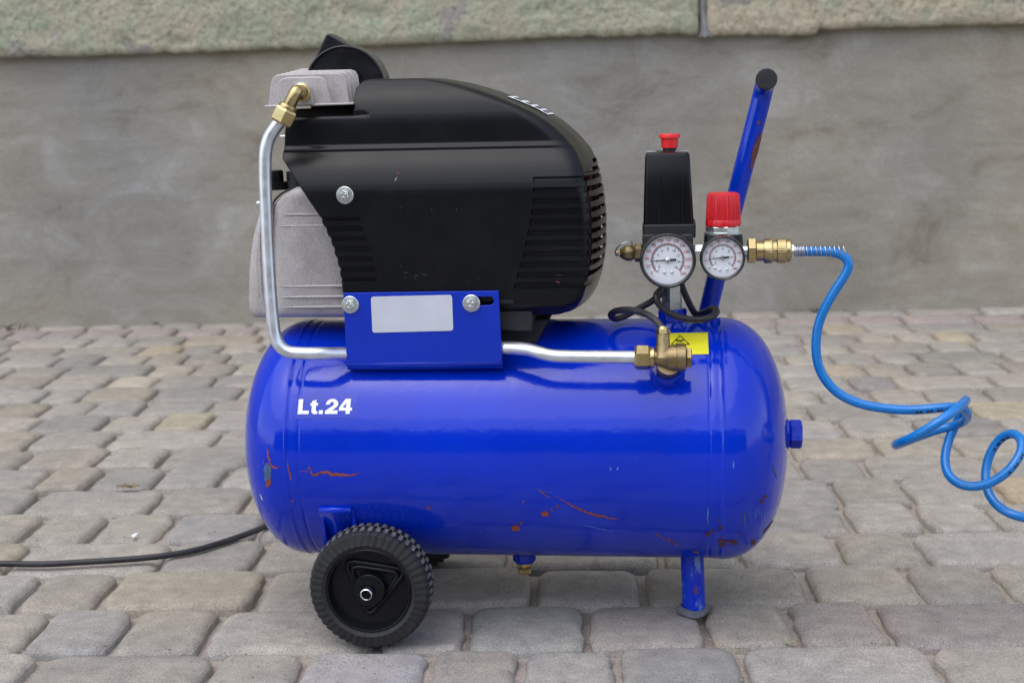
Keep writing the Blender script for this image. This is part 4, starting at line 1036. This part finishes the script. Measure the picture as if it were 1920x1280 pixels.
obj('housing', loft_box([(zb_, xb0, xb1, fy, by_, .004), (zb_ * .5 + zt * .5 - .002, (xb0 + xt0) / 2, (xb1 + xt1) / 2, fy + .0015, by_ - .0015, .004), (zt - .0036, xt0 + .0003, xt1 - .0003, fy + .0035, by_ - .004, .004), (zt - .0008, xt0 + .0018, xt1 - .0018, fy + .005, by_ - .0055, .004), (zt, xt0 + .0045, xt1 - .0045, fy + .008, by_ - .008, .004)]), 'black_plastic', psw, ang=40)
xk0, zk = XZ(1204, 422, fy - .002); xk1, zk2 = XZ(1305, 446, fy - .002)
obj('skirt', loft_box([(zk2, xk0 + .0005, xk1 - .0003, fy - .002, by_ + .003, .004), (zk - .001, xk0, xk1, fy - .002, by_ + .003, .004), (zk, xk0 + .001, xk1 - .001, fy - .001, by_ + .002, .004)]), 'black_matt', psw, ang=40)
for i in range(2):
    a = P(1238 + i * 42, 330, fy + .0012); b_ = P(1237 + i * 43, 420, fy - .0003); obj('moulded_rib', MB().tube([a, a.lerp(b_, .5), b_], 0.0006, 8), 'black_plastic', psw)
bc = P(1255.5, 281, -0.018)
obj('button_stem', MB().lathe([(0.0068, -0.004), (0.0068, 0.005)], bc, (0, 0, 1), 28), 'black_matt', psw)
obj('push_button', MB().lathe([(0.0084, 0.0020), (0.0087, 0.0115), (0.0104, 0.0118), (0.0104, 0.0146), (0.0096, 0.0158), (0.0, 0.0164)], bc, (0, 0, 1), 60, mod=lambda i, k, r, h: (r * (.965 if i in (2, 3) and k % 2 else 1), h)), 'red_button', psw, ang=35)
for i, (dx_, dy_, wv) in enumerate(((-0.018, -0.014, .010), (0.012, -0.016, .013), (-0.018, 0.002, .008), (0.014, 0.000, .010))):
    obj('top_print', MB().box((bc.x + dx_, -0.016 + dy_, zt + 0.0003), (wv, 0.003, 0.0003)), 'sticker_grey', psw, smooth=False)
my = -0.040; mzz = P(1252, 482, my).z; mx0 = P(1252, 482, my).x
man = MB(); man.box((mx0, my + .006, mzz), (0.048, 0.030, 0.026)); man.box((mx0, my + .010, (zk2 + mzz) / 2 + .004), (0.050, 0.050, zk2 - mzz)); obj('manifold', man, 'black_matt', psw, bevel=0.002)
obj('switch_base', MB().box((mx0 + .001, -0.018, zk2 - 0.004), (xk1 - xk0 - .008, .06, .010)), 'black_matt', psw, bevel=.001)
sz0 = TZ + TR + 0.008; stx = P(1260, 560, -0.016).x; hs_ = MB(); hexa(hs_, (stx, -0.016, 0), (0, 0, 1), 0.0108, sz0, mzz - .006, up=(1, .35, 0), cham=.04)
obj('stem', hs_, 'zinc', psw, ang=28)
# gauges
def gauge(px, py, R, yf, nums, inner, sm, needle, name_label):
    g = empty('pressure_gauge'); g.parent = comp; c = P(px, py, yf); g.location = c; tag(g, name_label)
    k = R
    obj('case', MB().lathe([(k * .35, .030), (k * .35, .018), (k * .90, .017), (k * .96, .012), (k, .009), (k, .0015), (k * .975, -.0006), (k * .93, -.0012), (k * .885, -.0004), (k * .87, .0022), (k * .87, .0060)], (0, 0, 0), (0, 1, 0), 80, cap1=False), 'black_gloss', g, ang=35)
    obj('dial', MB().lathe([(k * .875, .0050), (k * .5, .0050), (0.0001, .0050)], (0, 0, 0), (0, 1, 0), 64, cap0=False), 'dial_white', g, ang=60)
    def put(mb, txt, r, a, size, yy):
        vs, fs = GLYPH[txt]; cx_, cz_ = r * math.cos(a), r * math.sin(a)
        mb.add([(cx_ + v[0] * size * .88, yy, cz_ + (v[1] - .34) * size) for v in vs], fs)
    def tick(mb, r0, r1, a, wd, yy):
        t = Vector((math.cos(a), 0, math.sin(a))); nn = Vector((-t.z, 0, t.x)) * wd / 2; a_, b_ = t * r0, t * r1; o = Vector((0, yy, 0))
        mb.add([a_ - nn + o, b_ - nn + o, b_ + nn + o, a_ + nn + o], [(0, 1, 2, 3)])
    A0, A1 = R_(219), R_(-42); red, blk = MB(), MB(); nN = len(nums)
    ang = lambda t: A0 + (A1 - A0) * t
    for i, q in enumerate(nums): put(red, str(q), k * .735, ang(i / (nN - 1)), k * (.165 if not sm else .15), .0047)
    for i in range((nN - 1) * 5 + 1): t = i / ((nN - 1) * 5); tick(red, k * .575, k * (.645 if i % 5 == 0 else .61), ang(t), k * .016, .00475)
    for i in range(60): tick(red, k * .572, k * .582, ang((i + .5) / 60), k * .10 * .6, .00485) if False else None
    rows = [[(r * math.cos(ang(i / 60)), .00480, r * math.sin(ang(i / 60))) for i in range(61)] for r in (k * .568, k * .580)]; red.grid(rows)
    nI = len(inner)
    for i, q in enumerate(inner): put(blk, str(q), k * .39, ang(i / (nI - 1)), k * .145, .0047)
    for i in range((nI - 1) * 10 + 1): t = i / ((nI - 1) * 10); tick(blk, k * .555, k * (.475 if i % 5 == 0 else .51), ang(t), k * .012, .00475)
    rows = [[(r * math.cos(ang(i / 60)), .00480, r * math.sin(ang(i / 60))) for i in range(61)] for r in (k * .552, k * .562)]; blk.grid(rows)
    obj('red_scale', red, 'print_red', g, smooth=False); obj('black_scale', blk, 'print_black', g, smooth=False)
    nd_ = MB(); t = Vector((math.cos(needle), 0, math.sin(needle))); nn = Vector((-t.z, 0, t.x)); o = Vector((0, .0032, 0))
    L0, L1 = [(-.30, .040), (-.02, .040), (0.0, .028), (.66, .006)], []
    up_ = [o + t * (a * k) + nn * (b_ * k) for a, b_ in L0]; dn = [o + t * (a * k) - nn * (b_ * k) for a, b_ in L0][::-1]
    nd_.add(up_ + dn, [tuple(range(8))]); obj('needle', nd_, 'print_black', g, smooth=False, solid=0.0004)
    obj('pivot', MB().lathe([(k * .085, .0045), (k * .085, .0024), (k * .05, .0016), (0.0001, .0015)], (0, 0, 0), (0, 1, 0), 24), 'steel', g)
    scr = MB()
    for (a, b_) in (((-.38, -.35), (-.12, -.44), (.15, -.44)) if not sm else ((-.33, -.46), (-.12, -.54), (.20, -.53))):
        scr.lathe([(k * .05, .0048), (k * .045, .0036), (0.0001, .0030)], (a * k, 0, b_ * k), (0, 1, 0), 14)
    obj('dial_screw', scr, 'steel', g)
    obj('glass', MB().lathe([(k * .872, .0016), (0.0001, .0016)], (0, 0, 0), (0, 1, 0), 48, cap0=False), 'gauge_glass', g)
    return g
SG = S(-0.09)
gauge(1252, 488.5, 51 * SG, -0.092, BIG, BIGIN, False, R_(182.5), 'larger pressure gauge, under the black switch box')
gauge(1355, 484, 41 * SG, -0.088, SMALL, SMIN, True, R_(185), 'smaller pressure gauge, under the red knob')
# safety valve with pull ring, on the left of the manifold
sv = MB(); so = P(1212, 474, my); axl = Vector((-1, 0, 0.0)); hexa(sv, so, axl, 0.0090, 0.004, 0.012, up=(0, -1, .6))
sv.lathe([(0.0060, -0.006), (0.0060, 0.004)], so, axl, 24); sv.lathe([(0.0062, 0.012), (0.0082, 0.0155), (0.0078, 0.021), (0.0045, 0.026), (0.0030, 0.0265), (0.0030, 0.031)], so, axl, 28)
sve = obj('safety_valve', sv, 'aged_brass', comp, ang=35)
rc = so + axl * 0.0225 + Vector((0, -.006, 0.0055)); rg = [rc + Vector((0.0085 * math.cos(q) , -0.004 * math.sin(q), 0.0055 * math.sin(q) + 0.004 * math.cos(q))) for q in (2 * math.pi * i / 28 for i in range(28))]
obj('pull_ring', MB().tube(rg, 0.0007, 8, closed=True), 'steel', sve)
# regulator
rgx = P(1356, 420, -0.040); reg = empty('regulator'); reg.parent = comp
zr = lambda py: P(1356, py, -0.040).z
cn = MB(); hexa(cn, P(1300, 474, my), (1, 0, 0), 0.0085, 0.0, 0.0105, up=(0, -1, .3)); cn.tube([P(1295, 474, my), P(1330, 474, my)], 0.0058, 24); obj('connector', cn, 'zinc', reg, ang=30)
obj('regulator_body', loft_box([(zr(508), rgx.x - .0165, rgx.x + .0165, -0.058, -0.022, .006), (zr(470), rgx.x - .0185, rgx.x + .0185, -0.060, -0.020, .006), (zr(452), rgx.x - .0190, rgx.x + .0190, -0.060, -0.020, .006), (zr(438), rgx.x - .0182, rgx.x + .0182, -0.058, -0.022, .006)]), 'black_plastic', reg, ang=40)
rn_ = MB().lathe([(0.0185, zr(441)), (0.0188, zr(438)), (0.0188, zr(435)), (0.0175, zr(434))], (rgx.x, -0.040, 0), (0, 0, 1), 48); hexa(rn_, (rgx.x, -0.040, 0), (0, 0, 1), 0.0178, zr(434.5), zr(423), up=(1, .2, 0), cham=.04, seg=8); obj('bonnet', rn_, 'zinc', reg, ang=28)
zt_ = zr(361); z2 = zr(410); z3 = zr(411.5); z4 = zr(424)
kn = MB().lathe([(0.0170, z2), (0.0172, z2 + .002), (0.0162, zt_ - .004), (0.0150, zt_ - .001), (0.0125, zt_), (0.0001, zt_ + .0003)], (rgx.x, -0.040, 0), (0, 0, 1), 112, mod=lambda i, k, r, h: (r * (1 if (k % 4) < 2 or i > 3 else .955), h))
obj('adjusting_knob', kn, 'red_plastic', reg, ang=32)
obj('lock_ring', MB().lathe([(0.0165, z4), (0.0175, z4 + .001), (0.0177, z3 - .001), (0.0168, z3 + .0006), (0.0150, z3 + .0008)], (rgx.x, -0.040, 0), (0, 0, 1), 112, mod=lambda i, k, r, h: (r * (1 if (k % 8) < 4 else .975), h)), 'red_plastic', reg, ang=32)
# quick coupler
qc = empty('hose_coupler'); qc.parent = comp; qo = P(1394, 471, my); sx_ = S(my); q_ = lambda px: (px - 1394) * sx_
obj('nipple', MB().lathe([(0.0062, -0.004), (0.0062, q_(1402))], qo, (1, 0, 0), 24), 'zinc', qc)
hn = MB(); hexa(hn, qo, (1, 0, 0), 0.0128, q_(1400.5), q_(1417), up=(0, -1, .35)); obj('coupler_nut', hn, 'brass', qc, ang=28)
sl2 = MB().lathe([(0.0102, q_(1417)), (0.0102, q_(1429)), (0.0118, q_(1430)), (0.0124, q_(1432)), (0.0124, q_(1444)), (0.0112, q_(1446)), (0.0112, q_(1452)), (0.0122, q_(1454)), (0.0124, q_(1468)), (0.0115, q_(1470)), (0.0117, q_(1476)), (0.0105, q_(1479)), (0.006, q_(1479))], qo, (1, 0, 0), 72, mod=lambda i, k, r, h: (r * (.975 if (k % 2) and i in (3, 4, 7, 8) else 1), h))
obj('sleeve', sl2, 'brass', qc, ang=35)
# small black hose from switch to check valve
HB = [(1276, 528, -.02), (1283, 548, -.02), (1296, 576, -.012), (1306, 589, -.006), (1322, 585, -.015), (1338, 578, -.03), (1343.5, 585, -.045), (1334, 594, -.055), (1312, 599, -.058), (1285, 597, -.055), (1258, 588, -.052), (1237, 572, -.050), (1230, 556, -.046), (1240, 542, -.030), (1236, 553, -.012), (1220, 566, -.008), (1196, 579, -.010), (1170, 593, -.020), (1153, 597, -.030), (1145.5, 590, -.045), (1157, 582.5, -.062), (1180, 581, -.078), (1206, 586.5, -.092), (1227, 598, -.104), (1239, 612, -.110), (1243, 625, -.112)]
obj('unloader_hose', MB().tube(smooth_path([P(*q) for q in HB], 6), 0.0034, 14), 'cord_black', comp, ang=70)
# ------------------------------------------------------------------ air filter
af = empty('air_filter'); af.parent = comp; ac = P(647, 163, 0.02); ra = 74 * S(0.02)
obj('filter_can', MB().lathe([(0.001, -.0008), (ra * .93, -.0008), (ra * .94, -.002), (ra, -.002), (ra * 1.005, .004), (ra, .006), (ra * 1.005, .030), (ra * .96, .034), (.001, .034)], ac, (0, 1, 0), 72), 'black_gloss', af, ang=30)
obj('filter_rim', MB().tube([(ac.x + ra * .975 * math.cos(q), ac.y - .0015, ac.z + ra * .975 * math.sin(q)) for q in (2 * math.pi * k / 72 for k in range(72))], .0013, 8, closed=True), 'black_gloss', af)
obj('snorkel', MB().prism([XZ(x, y, .036) for x, y in ((589, 122), (616, 65.5), (622, 63.5), (668, 90.5), (716, 130), (650, 150))], .024, .060), 'black_gloss', af, bevel=.002)

# ------------------------------------------------------------------ air hose
hose = empty('air_hose', BASE, -YAW); tag(hose, 'bright blue coiled air hose plugged into the brass coupler', 'hose')
HP = [(1496, 471, -.040), (1520, 471.5, -.040), (1550, 472, -.040), (1570, 475, -.040), (1585, 483, -.041), (1591, 497, -.042), (1584, 516, -.043), (1566, 544, -.044), (1547, 577, -.045), (1535, 608, -.046), (1530, 645, -.047), (1534, 682, -.048), (1548, 712, -.050), (1575, 739, -.053), (1615, 757, -.056), (1665, 766, -.058), (1715, 768, -.060), (1755, 765, -.062), (1785, 763, -.060), (1806, 767, -.050), (1814, 777, -.030), (1808, 789, -.006), (1786, 798, .010), (1756, 806, .012), (1722, 818, 0.004), (1694, 829, -.012), (1681, 834, -.035), (1684, 831, -.062), (1712, 819, -.085), (1750, 797, -.095), (1785, 773, -.085), (1803, 758, -.062), (1811, 750, -.030), (1808, 755, .000), (1797, 785, .012), (1780, 822, .010), (1772, 858, .000), (1778, 888, -.012), (1800, 907, -.025), (1832, 911, -.035), (1866, 900, -.040), (1896, 876, -.040), (1914, 846, -.030), (1913, 822, -.016), (1896, 813, .000), (1874, 824, .010), (1856, 852, .012), (1848, 888, .006), (1853, 922, -.008), (1872, 949, -.022), (1905, 966, -.034), (1950, 972, -.030), (2010, 962, -.010), (2060, 930, .03)]
hw_path = smooth_path([P(*q) for q in HP], 6)
last = hw_path[-1]; tail = [last, last + Vector((.03, .02, -.01)), Vector((last.x + .07, last.y + .05, 0.07)), Vector((last.x + .13, last.y + .04, 0.012)), Vector((last.x + .22, last.y - .05, 0.0065)), Vector((last.x + .30, last.y - .22, 0.0065)), Vector((last.x + .28, last.y - .45, 0.0065)), Vector((last.x + .4, last.y - .7, 0.0065))]
hw_path += smooth_path(tail, 6)[1:]
obj('tube', MB().tube(hw_path, 0.0047, 18), 'hose_blue', hose, ang=70)
hq = P(1478, 471, -.040); qx = lambda px: (px - 1478) * S(-.04)
pg = MB(); hexa(pg, hq, (1, 0, 0), 0.0068, qx(1478), qx(1489), up=(0, -1, .2)); pg.lathe([(0.0058, qx(1489)), (0.0058, qx(1490))], hq, (1, 0, 0), 20)
obj('plug', pg, 'steel', hose, ang=28)
spt = []; spr = 0.0056
for i in range(15 * 16 + 1):
    t = i / 16; x = qx(1490) + (t if t < 6 else 6 + (t - 6) * 3.0) * 0.00150; q = 2 * math.pi * t; spt.append(hq + Vector((x, spr * math.cos(q), spr * math.sin(q))))
obj('strain_spring', MB().tube(spt, 0.00052, 6), 'steel', hose, ang=70)
pm = MB()
for (i0, i1) in ((96, 106), (244, 252), (264, 274)):
    for i in range(i0, i1):
        if i % 3 == 2: continue
        a, b_ = hw_path[i], hw_path[i + 1]; t = (b_ - a).normalized(); fr_ = Vector((0, -1, -.35)); fr_ = (fr_ - t * fr_.dot(t)).normalized(); sd2 = t.cross(fr_)
        rw = []
        for c in (a.lerp(b_, .12), a.lerp(b_, .88)): rw.append([c + (fr_ * math.cos(q) + sd2 * math.sin(q)) * 0.00482 for q in (-.28, 0, .28)])
        pm.grid(rw)
obj('hose_print', pm, 'print_black', hose, smooth=False)

# ------------------------------------------------------------------ power cord on the ground
cpts = [ground_hit(x, y, 0.006) for x, y in ((-420, 1010), (-250, 1040), (-120, 1054), (0, 1056), (80, 1057), (160, 1053), (240, 1048), (310, 1041), (370, 1030), (430, 1012), (480, 994), (520, 978), (580, 955), (640, 935))]
cpts += [Vector((BASE.x - .10, BASE.y + .42, .03)), Vector((BASE.x - .06, BASE.y + .30, .12)), Vector((BASE.x - .05, BASE.y + .14, .27)), Vector((BASE.x - .05, BASE.y + .09, .33))]
tag(obj('power_cord', MB().tube(smooth_path(cpts, 8), 0.0038, 12), 'cord_black', None, ang=70), 'black power cord lying across the paving on the left', 'cord')

# ------------------------------------------------------------------ small litter
lf = ground_hit(240, 914, 0.004)
lm = MB().grid([[(lf.x + (i - 3) * .0055, lf.y + (j - 1) * .007 * (1 - ((i - 3) / 3.6) ** 2) + .002 * math.sin(i * 2), .003 + .006 * abs(math.sin(i * 1.3 + j))) for j in range(3)] for i in range(7)])
tag(obj('dry_leaf', lm, 'dead_leaf', None, smooth=False, solid=.0004), 'curled brown dry leaf on the paving left of the tank', 'leaf')
wpz = ground_hit(252, 1003, 0.003)
tag(obj('paper_scrap', MB().add([(wpz.x - .005, wpz.y, .003), (wpz.x + .001, wpz.y - .007, .0025), (wpz.x + .005, wpz.y + .001, .006), (wpz.x, wpz.y + .006, .004)], [(0, 1, 2), (0, 2, 3)]), 'paper_white', None, smooth=False, solid=.0003), 'tiny white scrap of paper above the power cord', 'paper')
sr = random.Random(5); sp = ground_hit(1490, 1200, 0.0)
gb = MB()
for i in range(9):
    a = sr.uniform(0, 6.28); L = sr.uniform(.010, .032); o = Vector((sp.x + sr.uniform(-.006, .004), sp.y + sr.uniform(-.004, .004), -.004)); d = Vector((-abs(math.cos(a)) * L * .9, math.sin(a) * L * .4, L * sr.uniform(.2, .7)))
    gb.tube([o, o + d * .5 + Vector((0, 0, .002)), o + d], [0.0004, 0.0004, 0.0002], 5)
tag(obj('grass_tuft', gb, 'straw', None), 'thin dry tuft of grass in a joint right of the foot', 'grass')
# weeds and twigs along the wall foot
for i, (px, py, hh, mt_, lab) in enumerate(((112, 606, .075, 'twig_brown', 'dark forked twig standing at the foot of the wall'), (145, 607, .045, 'weed_green', 'low dull green weed at the wall foot beside the twig'), (25, 616, .03, 'twig_brown', 'dark flat clump of dirt and twigs at the left wall foot'), (290, 606, .045, 'weed_green', 'single small weed sprig at the wall foot'), (1535, 583, .028, 'twig_brown', 'small dark weed stub at the right wall foot'))):
    q = ground_hit(px, py, 0.0); q = q + WN * 0.012; wr = random.Random(90 + i); mb = MB()
    for k in range(8 if i != 3 else 3):
        o = Vector((q.x + wr.uniform(-.05, .05) * (1 if i != 3 else .1), q.y + wr.uniform(-.012, .004), -.004)); d = Vector((wr.uniform(-.045, .045), wr.uniform(-.02, .004), hh * wr.uniform(.12, .7)))
        mb.tube([o, o + d * .55 + Vector((wr.uniform(-.004, .004), 0, .003)), o + d], [0.0016, 0.0014, 0.0005], 6)
        if mt_ == 'weed_green':
            for t in (.5, .8, 1): c = o + d * t; mb.add([c, c + Vector((.006, -.003, .003)), c + Vector((.012 * wr.choice((-1, 1)), -.004, .002)), c + Vector((.004, -.002, -.003))], [(0, 1, 2, 3)])
    tag(obj('wall_weed' if mt_ == 'weed_green' else 'dead_twigs', mb, mt_, None, smooth=False), lab, 'weed' if mt_ == 'weed_green' else 'twig')
# crumbs of sand and grit scattered over the stones: nobody could count them
gr = random.Random(31); gm = MB()
for i in range(900):
    px, py = gr.uniform(-60, 1980), 640 + 660 * gr.random() ** .8; q = ground_hit(px, py, 0); s_ = gr.uniform(.0005, .0016)
    zz = -0.001 + s_ * .5
    gm.add([(q.x + s_ * a, q.y + s_ * b_ * gr.uniform(.6, 1.2), zz + s_ * c * .7) for a, b_, c in ((1, 0, 0), (-1, 0, 0), (0, 1, 0), (0, -1, 0), (0, 0, 1), (0, 0, -1))], [(0, 2, 4), (2, 1, 4), (1, 3, 4), (3, 0, 4), (2, 0, 5), (1, 2, 5), (3, 1, 5), (0, 3, 5)])
tag(obj('grit', gm, 'joint_sand', None, smooth=False), 'fine pale grit scattered over the stones', 'grit', kind='stuff')
